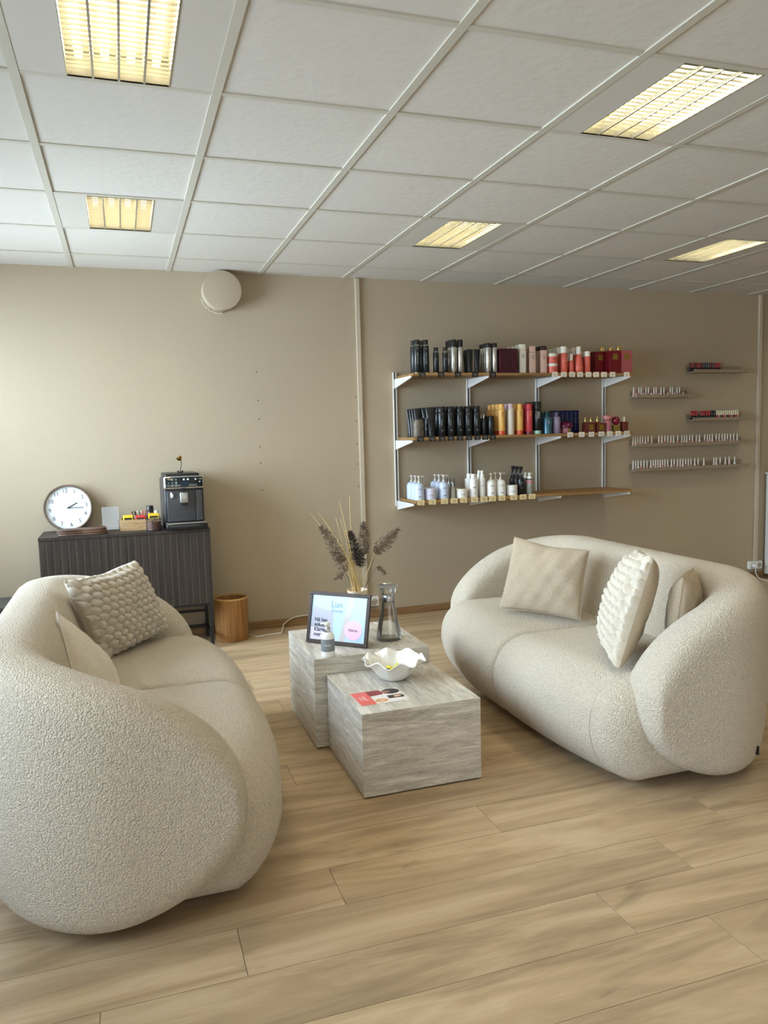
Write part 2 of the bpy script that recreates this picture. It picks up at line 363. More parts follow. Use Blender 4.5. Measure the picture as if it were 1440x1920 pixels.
# ceiling: mineral tiles in a white grid
FIX = [(0, -1), (0, 2), (3, -1), (3, 2), (6, 2), (6, -1), (9, 2), (9, -1), (0, -4), (3, -4), (6, -4)]
def make_ceiling():
    me = bpy.data.meshes.new('ceiling'); b = MB(); mi = []
    i0 = int(math.floor((XL-GX)/0.6)); i1 = int(math.ceil((XR-GX)/0.6)); j0 = int(math.floor((YB-GY)/0.6)); j1 = int(math.ceil((WY-GY)/0.6))
    for i in range(i0, i1):
        for j in range(j0, j1):
            if (i, j) in FIX: continue
            x0 = max(GX+i*0.6, XL); x1 = min(GX+i*0.6+0.6, XR); y0 = max(GY+j*0.6, YB); y1 = min(GY+j*0.6+0.6, WY)
            if x1-x0 < 0.01 or y1-y0 < 0.01: continue
            dz = random.uniform(0, 0.0015)
            b.box(x0, x1, y0, y1, H+0.004+dz, H+0.02); mi += [0]*6
    for i in range(i0, i1+1):
        x = GX+i*0.6
        if x < XL or x > XR: continue
        b.box(x-0.015, x+0.015, YB, WY, H-0.0005, H+0.006); mi += [1]*6
    for j in range(j0, j1+1):
        y = GY+j*0.6
        if y < YB or y > WY: continue
        b.box(XL, XR, y-0.012, y+0.012, H+0.0005, H+0.005); mi += [1]*6
    b.box(XL, XR, YB, WY, H+0.12, H+0.16); mi += [0]*6
    me.from_pydata(b.v, [], b.f); me.materials.append(M_tile); me.materials.append(M_grid); me.update()
    me.polygons.foreach_set('material_index', mi)
    o = bpy.data.objects.new('ceiling', me); COL.objects.link(o); tag(o, 'suspended mineral tile ceiling with metal grid', None, None, 'structure')
make_ceiling()
# cable ducts on the back wall
for i, (x, z0, wd) in enumerate(((1.648, 0.18, 0.032), (5.27, 0.155, 0.034))):
    struct('trim_%d' % (i+1), MB().rbox(x-wd/2, x+wd/2, WY-0.02, WY, z0, H, 0.003), mat('duct_paint', (192, 178, 156), 0.5), ['white cable duct running down the wall left of the shelves', 'cable duct running down the wall by the white cabinet'][i])
for (x, z) in [(0.908,1.81),(0.911,1.612),(0.911,1.291),(0.914,0.988),(0.911,1.484),(0.911,1.179),(1.617,1.628),(1.617,1.294),(1.619,0.982),(1.618,1.146),(1.617,1.456)]:
    MB().lathe([(0.0045,0),(0.0045,0.001)], 8, T(x, WY, z) @ Rx(pi/2)).build('screw_hole', M_black, wall_back)

# ------------------------------------------------------------------ ceiling lamps
M_alu = mat('louvre_aluminium', (205, 205, 196), 0.22, metal=0.9)
M_refl = mat('lamp_reflector', (96, 94, 80), 0.5)
M_tube = mat('fluorescent_tube', (255, 245, 215), 0.4, emit=TUBE_COL, estr=TUBE)
def lamp_meshes():
    pl = [MB().box(0.012, 0.148, 0.010, 0.59, 0.001, 0.006), MB().box(0.452, 0.588, 0.010, 0.59, 0.001, 0.006)]
    fr = [MB().box(x, x+0.003, 0.01, 0.59, -0.001, 0.04) for x in (0.148, 0.449)]
    hs = MB(); hs.box(0.15, 0.45, 0.012, 0.588, 0.072, 0.075)      # back plate of the housing
    hs.box(0.148, 0.15, 0.012, 0.588, 0.0, 0.075); hs.box(0.45, 0.452, 0.012, 0.588, 0.0, 0.075); hs.box(0.15, 0.45, 0.010, 0.012, 0.0, 0.075); hs.box(0.15, 0.45, 0.588, 0.590, 0.0, 0.075)
    lv = MB()
    for k in range(5):
        x = 0.15 + 0.075*k
        V = [(x-0.006, 0.014, 0.034), (x+0.006, 0.014, 0.034), (x, 0.014, 0.0)]; V += [(a, 0.586, c) for a, _, c in V]
        if 0 < k < 4: lv.add(V, [(0,1,4,3),(1,2,5,4),(2,0,3,5),(0,2,1),(3,4,5)]); lv.box(x-0.0035, x+0.0035, 0.014, 0.586, -0.002, 0.001)
    cb = MB()
    for k in range(1, 20):
        y = 0.014 + 0.572*k/20
        cb.box(0.152, 0.448, y-0.0006, y+0.0006, 0.012, 0.0195)
    tb = []
    for k in range(4):
        tb.append(MB().tube([(0.1875+0.075*k, 0.045, 0.050), (0.1875+0.075*k, 0.555, 0.050)], 0.012, 10))
    return pl, fr, hs, lv, cb, tb
_pl, _fr, _hs, _lv, _cb, _tb = lamp_meshes()
LL = ['in the top left corner of the ceiling', 'above the clock end of the back wall, on the left', 'large in the upper right of the ceiling', 'above the wall shelves in the middle of the ceiling', 'farthest right near the nail polish ledges',
      'beyond the right edge, near the camera', 'beyond the right edge above the white cabinet', 'beyond the right edge of the room', 'behind the camera on the left', 'behind the camera in the middle', 'behind the camera on the right']
proto = None
for (i, j), where in zip(FIX, LL):
    loc = (GX+i*0.6, GY+j*0.6, H)
    lab = 'four-tube louvred ceiling lamp ' + where
    if proto is None:
        t = proto = thing('ceiling_lamp', lab, 'ceiling lamp', loc, 0, 'louvred ceiling lamps')
        [q.build('blank_plate', M_plate, t) for q in _pl]; [q.build('frame', M_alu, t) for q in _fr]; _hs.build('housing', M_refl, t); _lv.build('louvre', M_alu, t); _cb.build('cross_blade', M_refl, t)
        for q in _tb: q.build('tube', M_tube, t, True)
    else:
        t = proto.copy(); COL.objects.link(t); t.location = loc; t['label'] = lab
        for ch in list(proto.children):
            c = ch.copy(); COL.objects.link(c); c.parent = t

# ------------------------------------------------------------------ sofas
def shell_mesh():
    a0 = 0.100; xf = 0.322; yo = 0.93; xb = -0.425; RC = 0.33
    yc = yo - a0; xc = xb + a0
    # centre line of the wrap-around back
    path = []   # (x, y, nx, ny(outward normal), armness, dist from tip)
    La = xf - (xc + RC)
    N1 = 46
    for k in range(N1):
        q = k/(N1-1); d = La*(1 - cos(q*pi/2)); path.append((xf-d, -yc, 0, -1, d, 0.0))
    for k in range(1, 20):
        a = k/20*pi/2; path.append((xc+RC - RC*sin(a), -yc + RC*(1-cos(a)), -sin(a), -cos(a), La, k/20))
    N3 = 40
    for k in range(N3):
        y = -yc + RC + (2*yc-2*RC)*k/(N3-1)
        path.append((xc, y, -1, 0, La, 1.0))
    m = [(x, -y, nx, -ny, d, bk) for (x, y, nx, ny, d, bk) in path[:N1+19]][::-1]
    path += m
    V = []; F = []; NR = 0
    for (x, y, nx, ny, d, bk) in path:
        u = (x - (-0.40))/(xf - (-0.40)); u = max(0, min(1, u))
        ztop = 0.345 + 0.425*(1 - u**1.9)**0.5 + 0.014*bk*bk*(3-2*bk)
        ub = (x - (-0.12))/(xf - (-0.12)); ub = max(0, min(1, ub))
        zbot = 0.345 - 0.315*(1 - ub**2.0)**0.5
        td = min(1, d/0.042); a = a0*sqrt(max(0, 1-(1-td)**2)); a = max(a, 0.0005)
        zc = (ztop+zbot)/2; hb = max((ztop-zbot)/2, 0.0005)
        r = min(a, hb); rt = r
        ring = []
        K = 11
        def pt(nn, zz):
            zr = (zz-zc)/hb if hb > 0.01 else 0
            bul = 0.012*(1-zr*zr)*min(1, hb/0.3)*td
            nn2 = nn + (bul if nn > 0 else (-bul*0.5 if nn < 0 else 0))
            sm = bk*bk*(3-2*bk)
            if nn < 0: nn2 -= 0.11*sm*max(0, min(1, (0.80-zz)/0.45))*min(1, abs(nn)/a)
            if nn > 0 and zz < 0.3: nn2 -= 0.055*sm*((0.3-zz)/0.3)**1.5
            ring.append((x + nx*nn2, y + ny*nn2, zz))
        for k in range(K+1): c_ = cos(pi*k/K); pt(a*math.copysign(abs(c_)**0.68, c_), (ztop-r) + r*sin(pi*k/K)**0.9)                      # over the top, outer to inner
        S = 14
        for k in range(1, S): pt(-a, (ztop-r) + ((zbot+r)-(ztop-r))*k/S)
        for k in range(K+1): c_ = cos(pi*k/K); pt(-a*math.copysign(abs(c_)**0.7, c_), (zbot+r) - r*sin(pi*k/K)**0.8)
        for k in range(1, S): pt(a, (zbot+r) + ((ztop-r)-(zbot+r))*k/S)
        NR = len(ring); V += ring
    P = len(path)
    for j in range(P-1):
        for k in range(NR):
            k2 = (k+1) % NR; F.append((j*NR+k, (j+1)*NR+k, (j+1)*NR+k2, j*NR+k2))
    F.append(tuple(range(NR))); F.append(tuple((P-1)*NR+k for k in range(NR))[::-1])
    b = MB(); b.v = V; b.f = F; return b
def seat_prof(y, ylen, top=0.435):
    xf = 0.500 - 0.10*(abs(y)/0.85)**3
    P = [(-0.14, top)]
    for k in range(1, 8): P.append((-0.14 + (xf-0.19+0.14)*k/8, top))
    for k in range(0, 13):
        a = pi/2*k/12; P.append((xf-0.19 + 0.19*sin(a)**0.9, top-0.185 + 0.185*cos(a)**0.95))
    for k in range(1, 10):
        q = k/10; P.append((xf - 0.105*q**2.2, (top-0.185)*(1-q) + 0.035*q))
    P.append((xf-0.125, 0.030))
    for k in range(1, 5): P.append((xf-0.125 - (xf-0.125+0.14)*k/5, 0.03))
    P.append((-0.14, 0.03))
    for k in range(1, 6): P.append((-0.14, 0.03+(top-0.03)*k/6))
    return P
def inset(P, d):
    n = len(P); out = []
    for i in range(n):
        a = Vector(P[i-1]); c = Vector(P[(i+1) % n]); t = (c-a).normalized(); nrm = Vector((t.y, -t.x))   # clockwise polygon: inward
        out.append((P[i][0] + nrm.x*d, P[i][1] + nrm.y*d))
    return out
def seat_mesh(sgn):
    ye = 0.85; ro, ri = 0.10, 0.034; b = MB(); st = []
    for k in range(12): q = k/12; st.append((ri*(1-cos(q*pi/2)), ri*(1-sin(q*pi/2))))
    for k in range(26): st.append((ri + (ye-ri-ro)*k/25, 0))
    for k in range(1, 17): q = k/16; st.append((ye-ro + ro*sin(q*pi/2), ro*(1-cos(q*pi/2))))
    V = []; n = 0
    for (y, ins) in st:
        q = (y)/ye; top = 0.430 + 0.014*sin(pi*min(1, q))
        P = inset(seat_prof(y, ye, top), ins); n = len(P)
        V += [(x, sgn*(y+0.0005), z) for x, z in P]
    F = []
    for j in range(len(st)-1):
        for k in range(n):
            k2 = (k+1) % n; f = (j*n+k, j*n+k2, (j+1)*n+k2, (j+1)*n+k); F.append(f if sgn > 0 else f[::-1])
    f0 = tuple(range(n)); f1 = tuple((len(st)-1)*n+k for k in range(n))
    F.append(f0[::-1] if sgn > 0 else f0); F.append(f1 if sgn > 0 else f1[::-1])
    b.v = V; b.f = F; return b
def make_sofa(label, loc, rz):
    t = thing('sofa', label, 'sofa', loc, rz, 'cream boucle sofas')
    shell_mesh().build('backrest', M_boucle, t, True)
    for s in (-1, 1):
        st = seat_mesh(s).build('seat', M_boucle, t, True)
        P = seat_prof(s*0.71, 0.85, 0.4345)
        pts = [(x+0.0008, s*0.71, z) for x, z in P[5:30]]
        MB().tube([(x, y + (-s)*0.03*max(0, (z-0.30)/0.13)**2*0, z) for x, y, z in pts], 0.0028, 6).build('seam', mat('seam_thread', (196, 186, 168), 0.9), st, True)
    MB().rbox(-0.30, 0.20, -0.64, 0.64, 0.0, 0.045, 0.006).build('plinth', M_black, t)
    return t
sofa_l = make_sofa('cream boucle sofa in the left foreground, cut by the left edge', (-0.04, 2.99, 0), 0)
sofa_r = make_sofa('cream boucle sofa on the right, facing the coffee tables', (2.050, 3.16, 0), pi)
MB().rbox(-0.012, 0.012, -0.002, 0.002, -0.018, 0.018, 0.001, M=T(-0.180, 0.886, 0.122) @ Rz(0.62*pi)).build('brand_tag', M_black, sofa_r)

sofa_r.scale = (1, 1, 0.985)

# ------------------------------------------------------------------ cushions
def pillow(name, label, cat_mat, TL, TR, BR, BL, t, group='sofa cushions', knit=False, back=None, dent=0.0, pinch=0.06, seed=1, piping=True, wr=0.004):
    TL, TR, BR, BL = map(Vector, (TL, TR, BR, BL)); ctr = (TL+TR+BR+BL)/4
    nrm = ((TR-TL)+(BR-BL)).cross((TL-BL)+(TR-BR)).normalized()      # towards the viewer of the front
    root = thing(name, label, 'cushion', ctr, 0, group)
    n = 150 if knit else 64
    rnd = random.Random(seed); ph = [rnd.uniform(0, 6.28) for _ in range(6)]
    W = ((TR-TL).length + (BR-BL).length)/2; Hh = ((TL-BL).length + (TR-BR).length)/2
    def P(u, v, side):
        uu = u*(1 - pinch*(1-v*v)); vv = v*(1 - pinch*(1-u*u))
        if dent and v > 0: vv -= dent*math.exp(-(u/0.4)**2)*v
        a = (uu+1)/2; c = (vv+1)/2
        p = (BL*(1-a) + BR*a)*(1-c) + (TL*(1-a) + TR*a)*c
        e = max(0, (1-u*u))*max(0, (1-v*v)); th = t/2*e**0.42
        th *= 1 + 0.10*sin(2.3*u+ph[0])*sin(2.0*v+ph[1])
        wrk = wr*e**0.3*(sin(9*u+5*v+ph[2]+1.5*sin(3*v+ph[3])) + 0.6*sin(16*u-7*v+ph[4]))*(0.35+0.65*max(abs(u), abs(v)))
        p = p + nrm*side*(th+wrk*(1 if e > 0 else 0))
        if knit and side > 0:
            X = u*W/2; Z = v*Hh/2; cw, chh = 0.043, 0.034; best = 0
            row = round(Z/chh)
            for rr in (row-1, row, row+1):
                off = cw/2 if rr % 2 else 0; cx = round((X-off)/cw)*cw + off
                dx = (X-cx)/(cw*0.52); dz = (Z-rr*chh)/(chh*0.68)
                # each stitch overlaps the one below
                q = 1 - dx*dx - dz*dz
                if q > 0: best = max(best, sqrt(q)*(1+0.25*dz))
            p = p + nrm*0.030*best*(0.3+0.7*min(1, e*6))*(1 if e > 1e-6 else 0)
            rad = Vector(p - ctr); rad -= nrm*rad.dot(nrm)
            if 1e-6 < e < 0.06: p = p + rad.normalized()*0.012*best
        return p - ctr
    for side, nm in ((1, 'front'), (-1, 'back')):
        V = []; F = []
        for j in range(n+1):
            for i in range(n+1):
                u = -cos(pi*i/n) if not knit else -1+2*i/n; v = -cos(pi*j/n) if not knit else -1+2*j/n
                u = 0.5*u + 0.5*(-1+2*i/n) if not knit else u; v = 0.5*v + 0.5*(-1+2*j/n) if not knit else v
                V.append(P(u, v, side))
        for j in range(n):
            for i in range(n):
                f = (j*(n+1)+i, j*(n+1)+i+1, (j+1)*(n+1)+i+1, (j+1)*(n+1)+i); F.append(f if side > 0 else f[::-1])
        b = MB(); b.v = [tuple(q) for q in V]; b.f = F
        b.build(nm, cat_mat if side > 0 else (back or cat_mat), root, True)
    if piping:
        E = [(-1+2*k/30, -1) for k in range(30)] + [(1, -1+2*k/30) for k in range(30)] + [(1-2*k/30, 1) for k in range(30)] + [(-1, 1-2*k/30) for k in range(31)]
        MB().tube([tuple((lambda q: q)(P(u, v, 0))) for u, v in E], 0.0035, 6).build('piping', back or cat_mat, root, True)
    return root
pillow('knitted_cushion', 'chunky cream knitted cushion leaning in the far corner of the left sofa', M_knit,
       (-0.255, 3.34, 0.800), (0.018, 3.66, 0.815), (0.145, 3.76, 0.465), (-0.135, 3.40, 0.445), 0.15, knit=True, back=M_cotton, pinch=0.05, dent=0.05, piping=False)
pillow('pale_cushion', 'pale beige cushion slumped behind the near arm of the left sofa', M_cotton,
       (-0.25, 2.90, 0.765), (-0.13, 3.08, 0.47), (-0.06, 2.84, 0.45), (-0.175, 2.70, 0.46), 0.15, pinch=0.05, seed=4, wr=0.0025)
pillow('linen_cushion', 'square sand linen cushion leaning in the far corner of the right sofa', M_linen,
       (1.875, 3.53, 0.815), (2.10, 3.20, 0.775), (2.03, 3.17, 0.450), (1.785, 3.53, 0.455), 0.15, pinch=0.05, seed=2, dent=0.04)
pillow('knitted_cushion', 'cushion with woolly knitted front and plain back, seen edge-on, on the right sofa', M_knit,
       (2.125, 2.83, 0.82), (1.93, 2.50, 0.850), (1.74, 2.45, 0.450), (1.925, 2.79, 0.455), 0.16, knit=True, back=M_linen, pinch=0.05, piping=False, wr=0.005)
pillow('linen_cushion', 'sand linen cushion half hidden behind the near arm of the right sofa', M_linen,
       (2.27, 2.68, 0.755), (2.02, 2.44, 0.775), (1.96, 2.43, 0.455), (2.21, 2.64, 0.455), 0.13, pinch=0.03, seed=9, dent=0.06)

# ------------------------------------------------------------------ coffee tables
def table(label, x0, x1, y0, y1, h):
    t = thing('coffee_table', label, 'coffee table', ((x0+x1)/2, (y0+y1)/2, 0), 0, 'travertine block tables')
    a, c = (x1-x0)/2, (y1-y0)/2
    MB().rbox(-a, a, -c, c, 0.006, h, 0.0018).build('block', M_trav, t)
    MB().box(-a+0.012, a-0.012, -c+0.012, c-0.012, 0, 0.006).build('base', M_black, t)
table('lower travertine block coffee table in front, holding the scalloped bowl', 0.782, 1.265, 2.672, 3.190, 0.328)
table('taller travertine block coffee table behind, holding the framed sign and carafe', 0.728, 1.262, 3.196, 3.735, 0.40)

# framed sign
M_print = mat('sky_tinted_print', (180, 208, 228), 0.35, coat=0.15)  # reflected window sky is painted in as the pale blue base colour
M_pgrey = mat('print_grey', (176, 176, 190), 0.35, coat=0.15); M_ppink = mat('print_pink', (238, 190, 214), 0.35, coat=0.15); M_plil = mat('print_lilac', (216, 208, 226), 0.35, coat=0.15)
M_ptxt = mat('print_black_text', (34, 34, 42), 0.3); M_pgt = mat('print_grey_text', (120, 150, 176), 0.3); M_pbeige = mat('print_beige', (192, 186, 184), 0.35, coat=0.15)
def framed_sign():
    t = thing('framed_sign', 'dark framed sign on an easel back, tilted, on the taller coffee table', 'sign', (0.872, 3.372, 0.4042), math.atan2(-0.216, 0.222))
    L = T(0, 0, 0) @ Rx(-0.24)        # leans back
    W, Hh, f = 0.318, 0.238, 0.017
    b = MB()
    b.rbox(-W/2, W/2, 0, 0.014, 0, f, 0.002, M=L); b.rbox(-W/2, W/2, 0, 0.014, Hh-f, Hh, 0.002, M=L); b.rbox(-W/2, -W/2+f, 0, 0.014, f, Hh-f, 0.002, M=L); b.rbox(W/2-f, W/2, 0, 0.014, f, Hh-f, 0.002, M=L)
    b.box(-W/2+0.008, W/2-0.008, 0.008, 0.013, 0.008, Hh-0.008, L)
    b.build('frame', M_framewood, t)
    x0, x1, z0, z1 = -W/2+f, W/2-f, f, Hh-f
    pr = MB().box(x0, x1, 0.004, 0.008, z0, z1, L).build('print', M_print, t)
    S = L @ T(0, 0.004, 0) @ UP
    def poly(nm, pts, m, dz): MB().prism(pts, dz, dz+0.0002, S).build(nm, m, pr)
    poly('printed_shape', [(x0, z0), (x0+0.125, z0), (x0+0.113, 0.150), (x0+0.008, 0.172)], M_pgrey, 0)
    poly('printed_shape', [(0.012, z0), (0.040, z0), (0.082, z1), (0.048, z1)], M_pbeige, 0.0002)
    poly('printed_shape', [(x0, z0), (x0+0.125, z0), (x0+0.11, 0.05), (x0, 0.075)], M_plil, 0.0003)
    poly('printed_circle', [(0.083+0.045*cos(2*pi*k/40), 0.072+0.045*sin(2*pi*k/40)) for k in range(40)], M_ppink, 0.0005)
    def tx(s, sz, x, z, m, al='LEFT', sx=1.0, bold=0.0, dz=0.0008):
        V, F = textvf(s, sz, 0.0001, al, sx, bold); MB().add(V, F, S @ T(x, z, dz)).build('lettering', m, pr)
    tx('Lun', 0.044, -0.012, 0.182, M_pgt, 'CENTER', 0.9); tx('Beauty', 0.022, -0.008, 0.154, M_pgt, 'CENTER')
    for k, s in enumerate(('Nå kan', 'enkelt', 'Klarna.', 'mer s')):
        tx(s, 0.0235, x0+0.020, 0.108-0.0225*k, M_ptxt, 'LEFT', 1.0, 0.0006)
    tx('Klarna.', 0.017, 0.083, 0.072, M_ptxt, 'CENTER', 1.0, 0.0003)
    e = MB(); e.rbox(-0.035+0.08, 0.035+0.08, 0.014, 0.020, 0.0, 0.16, 0.001, M=T(0, 0.095, 0) @ Rx(0.20)@T(0,-0.02,0)); e.build('easel_leg', M_framewood, t)
    return t
framed_sign()

def lotion():
    t = thing('pump_bottle', 'white pump bottle with grey label in front of the framed sign', 'bottle', (0.800, 3.225, 0.40), -0.45)
    MB().lathe([(0.026,0),(0.0295,0.003),(0.0295,0.088),(0.027,0.098),(0.018,0.106),(0.013,0.108)], 32).build('bottle', M_whitepl, t, True)
    MB().lathe([(0.0300,0.026),(0.0300,0.080)], 32).build('label', mat('grey_label', (132, 138, 142), 0.5), t, True)
    V, F = textvf('CREA', 0.011, 0.0001, 'CENTER', 1.25)
    R = 0.0304; V = [((R+z)*sin((x+0.004)/R), -(R+z)*cos((x+0.004)/R), y+0.054) for x, y, z in V]
    MB().add(V, F).build('lettering', M_whitepl, t)
    pm = MB().lathe([(0.0135,0.108),(0.0135,0.128),(0.011,0.131)], 24).build('pump_collar', M_steel, t, True)
    hd = MB(); hd.lathe([(0.004,0.13),(0.004,0.136)], 12); hd.lathe([(0.010,0.136),(0.012,0.138),(0.012,0.147),(0.010,0.149)], 20); hd.tube([(0,0,0.143),(-0.022,0.0,0.144),(-0.030,0,0.141)], [0.006,0.005,0.004], 10)
    hd.build('pump_head', mat('cream_plastic', (224, 218, 204), 0.4), t, True)
lotion()

def carafe():
    t = thing('carafe', 'glass water carafe with steel collar on the taller coffee table', 'carafe', (1.135, 3.385, 0.40))
    outer = [(0.0528,0.0),(0.0587,0.003),(0.0594,0.012),(0.0541,0.050),(0.0436,0.105),(0.0343,0.150),(0.0310,0.175),(0.0317,0.205),(0.0383,0.238),(0.0442,0.256)]
    inner = [(0.0416,0.256),(0.0354,0.238),(0.0288,0.205),(0.0281,0.175),(0.0314,0.150),(0.0407,0.105),(0.0512,0.050),(0.0554,0.016),(0.0502,0.010),(0.0020,0.009)]
    b = MB(); V = outer + inner; b.lathe([(0.002, 0.0)] + V, 40); b.build('glass_body', M_glass, t, True)
    MB().lathe([(0.0422,0.250),(0.0465,0.252),(0.0465,0.258),(0.0396,0.259),(0.0356,0.256)], 36).build('steel_lid', M_steel, t, True)
    MB().lathe([(0.0264,0.178),(0.0281,0.181),(0.0281,0.208),(0.0264,0.211)], 36).build('filter_ring', M_steel, t, True)
    MB().lathe([(0.0495,0.0105),(0.0544,0.017),(0.0502,0.050),(0.0396,0.105),(0.0305,0.150),(0.0293,0.160)], 36).build('water', glassy('water', (0.975, 0.97, 0.95), fac_mul=0.6), t, True)
carafe()

def reeds():
    bx, by = 1.050, 3.60
    v = thing('pedestal_vase', 'cream pedestal bowl vase standing behind the framed sign', 'vase', (bx, by, 0.40))
    m = mat('cream_ceramic', (226, 206, 176), 0.5)
    MB().lathe([(0.038,0),(0.038,0.006),(0.014,0.020),(0.011,0.10),(0.014,0.158),(0.030,0.166),(0.044,0.180),(0.051,0.204),(0.048,0.204),(0.040,0.184),(0.022,0.172),(0.004,0.170)], 40).build('bowl', m, v, True)
    g = thing('dried_reeds', 'bunch of dried reeds and pampas plumes standing in the pedestal vase', 'dried flowers', (bx, by, 0.57))
    straw = mat('straw_stem', (206, 178, 120), 0.7); brown = mat('reed_plume', (116, 98, 78), 0.9, noise=0.3, nscale=60); dk = mat('dark_plume', (58, 46, 40), 0.9, noise=0.3, nscale=60)
    rnd = random.Random(5)
    def curve(p0, p1, bend, n=12):
        p0 = Vector(p0); p1 = Vector(p1); m_ = (p0+p1)/2 + Vector(bend)
        return [p0*(1-q)**2 + m_*2*q*(1-q) + p1*q*q for q in [k/n for k in range(n+1)]]
    def ctl(x, z): return (x-bx, 0, z-0.57)      # target point near the plane of the vase
    tips = [((0.829,0.993),(0.02,0,0.05)), ((0.878,0.985),(0.03,0,0.06)), ((0.960,1.045),(0.02,0,0.0)), ((1.030,1.060),(-0.03,0,0.0)), ((0.975,0.955),(0.02,0,0.02)),((0.955,0.965),(0.0,0,0.02)), ((0.99,0.94),(0,0,0)), ((0.90,0.93),(0.03,0,0.04)), ((1.0,0.90),(0,0,0))]
    for k, ((x, z), bd) in enumerate(tips):
        dy = rnd.uniform(-0.05, 0.05); P = curve((rnd.uniform(-0.018,0.02), rnd.uniform(-0.015,0.015), 0.005), (x-bx, dy, z-0.57), bd)
        MB().tube(P, [0.0032*(1-q/len(P)*0.7) for q in range(len(P))], 6).build('stem', straw, g, True)
    def plume(base, tip, wid, m, bend=(0,0,0), stem=True, dens=300, start=0.0):
        P = curve(base, tip, bend, 20)
        if stem:
            Q = curve((rnd.uniform(-0.01,0.015), 0, 0.005), base, (0.0,0,0)); MB().tube(Q, 0.0018, 6).build('stem', straw, g, True)
        b = MB(); b.tube(P, 0.0012, 5)
        for k in range(dens):
            q = rnd.random(); i = min(19, int(q*20)); c = P[i].lerp(P[i+1], q*20-i); t = (P[i+1]-P[i]).normalized()
            env = sin(pi*min(1, q**0.75*0.97+0.03))**0.8*wid*1.35
            d = Vector((rnd.gauss(0,1), rnd.gauss(0,1), rnd.gauss(0,1))); d -= t*d.dot(t); d.normalize()
            r0 = rnd.uniform(0, env); c2 = c + d*r0 - t*0.0
            ax = (t*1.0 + d*0.9 + Vector((rnd.gauss(0,.35), rnd.gauss(0,.35), rnd.gauss(0,.35)-0.25))).normalized(); ln = rnd.uniform(0.009, 0.020)
            s = ax.cross(Vector((rnd.random(), rnd.random(), rnd.random()))).normalized()*rnd.uniform(0.0012, 0.0026); s2 = ax.cross(s).normalized()*0.0012
            a = c2; e = c2 + ax*ln; mid = c2 + ax*ln*0.45
            n0 = len(b.v); b.v += [tuple(a), tuple(mid+s), tuple(mid-s), tuple(mid+s2), tuple(mid-s2), tuple(e)]
            b.f += [(n0,n0+1,n0+3),(n0,n0+3,n0+2),(n0,n0+2,n0+4),(n0,n0+4,n0+1),(n0+5,n0+3,n0+1),(n0+5,n0+2,n0+3),(n0+5,n0+4,n0+2),(n0+5,n0+1,n0+4)]
            if rnd.random() < 0.25: b.tube([tuple(c), tuple(c2)], 0.0004, 3)
        b.build('plume', m, g)
    plume(ctl(0.985, 0.745), ctl(0.878, 0.925), 0.024, brown, (0.012, 0, 0.0), dens=600)
    plume(ctl(1.000, 0.70), ctl(0.935, 0.80), 0.020, brown, (0, 0.0, 0.0), dens=260)
    plume(ctl(1.060, 0.720), ctl(1.020, 0.892), 0.020, dk, (0.004, -0.02, 0), dens=650)
    plume(ctl(1.083, 0.715), ctl(1.045, 0.80), 0.018, dk, (0, -0.02, 0), dens=260)
    plume(ctl(1.088, 0.770), ctl(1.092, 0.930), 0.021, brown, (0.006, 0.02, 0), dens=650)
    plume(ctl(1.145, 0.775), ctl(1.270, 0.885), 0.026, brown, (-0.01, 0, -0.006), dens=650)
    MB().tube(curve((0.03,0,0.02), ctl(1.145,0.775), (0.0,0,-0.03)), 0.0016, 6).build('stem', brown, g, True)
    MB().tube(curve((0.03,0,0.02), ctl(1.150,0.705), (-0.005,0,0.0)), 0.0010, 6).build('stem', brown, g, True)
    plume(ctl(1.150, 0.706), ctl(1.190, 0.672), 0.006, brown, (0.012, 0, 0.012), stem=False, dens=90)
    plume(ctl(0.985, 0.690), ctl(0.945, 0.665), 0.012, brown, (0, 0, 0.01), stem=False, dens=110)
    MB().tube(curve((0.0,0,0.02), ctl(0.985,0.70), (0.0,0,0.0)), 0.0014, 6).build('stem', brown, g, True)
reeds()

def bowl():
    t = thing('scalloped_bowl', 'white ceramic bowl with wavy scalloped rim on the lower coffee table', 'bowl', (1.035, 3.035, 0.328), 0.3)
    m = mat('white_glazed_ceramic', (240, 238, 232), 0.12, coat=0.6)
    n = 160; V = []; F = []; NW = 8
    prof = [(0.002,0.004),(0.044,0.003),(0.046,0.0),(0.052,0.002),(0.066,0.012),(0.083,0.032),(0.096,0.054),(0.112,0.073),(0.131,0.086)]
    inn = [(0.129,0.089),(0.109,0.077),(0.092,0.057),(0.078,0.035),(0.060,0.016),(0.045,0.009),(0.002,0.008)]
    for r, z in prof + inn:
        q = max(0, min(1, (z-0.02)/0.07)); q2 = q**1.8
        for k in range(n):
            a = 2*pi*k/n; w_ = cos(NW*a); rr = r*(1 + 0.055*q2*w_ + 0.010*min(1, z/0.02)*abs(sin(NW*2*a)));  zz = z + 0.0105*q2*(-w_)
            V.append((rr*cos(a), rr*sin(a), zz))
    L = len(prof)+len(inn)
    for j in range(L-1):
        for k in range(n):
            k2 = (k+1) % n; F.append((j*n+k, j*n+k2, (j+1)*n+k2, (j+1)*n+k))
    b = MB(); b.v = V; b.f = F; b.build('bowl', m, t, True)
bowl()
rnd = random.Random(11)
CM = [mat('yellow_wrapper', (232, 216, 40), 0.25), mat('green_wrapper', (60, 84, 44), 0.25), mat('black_wrapper', (36, 30, 28), 0.25)]
CN = ['yellow wrapped sweet', 'dark green wrapped sweet', 'black wrapped sweet']
_sw = []
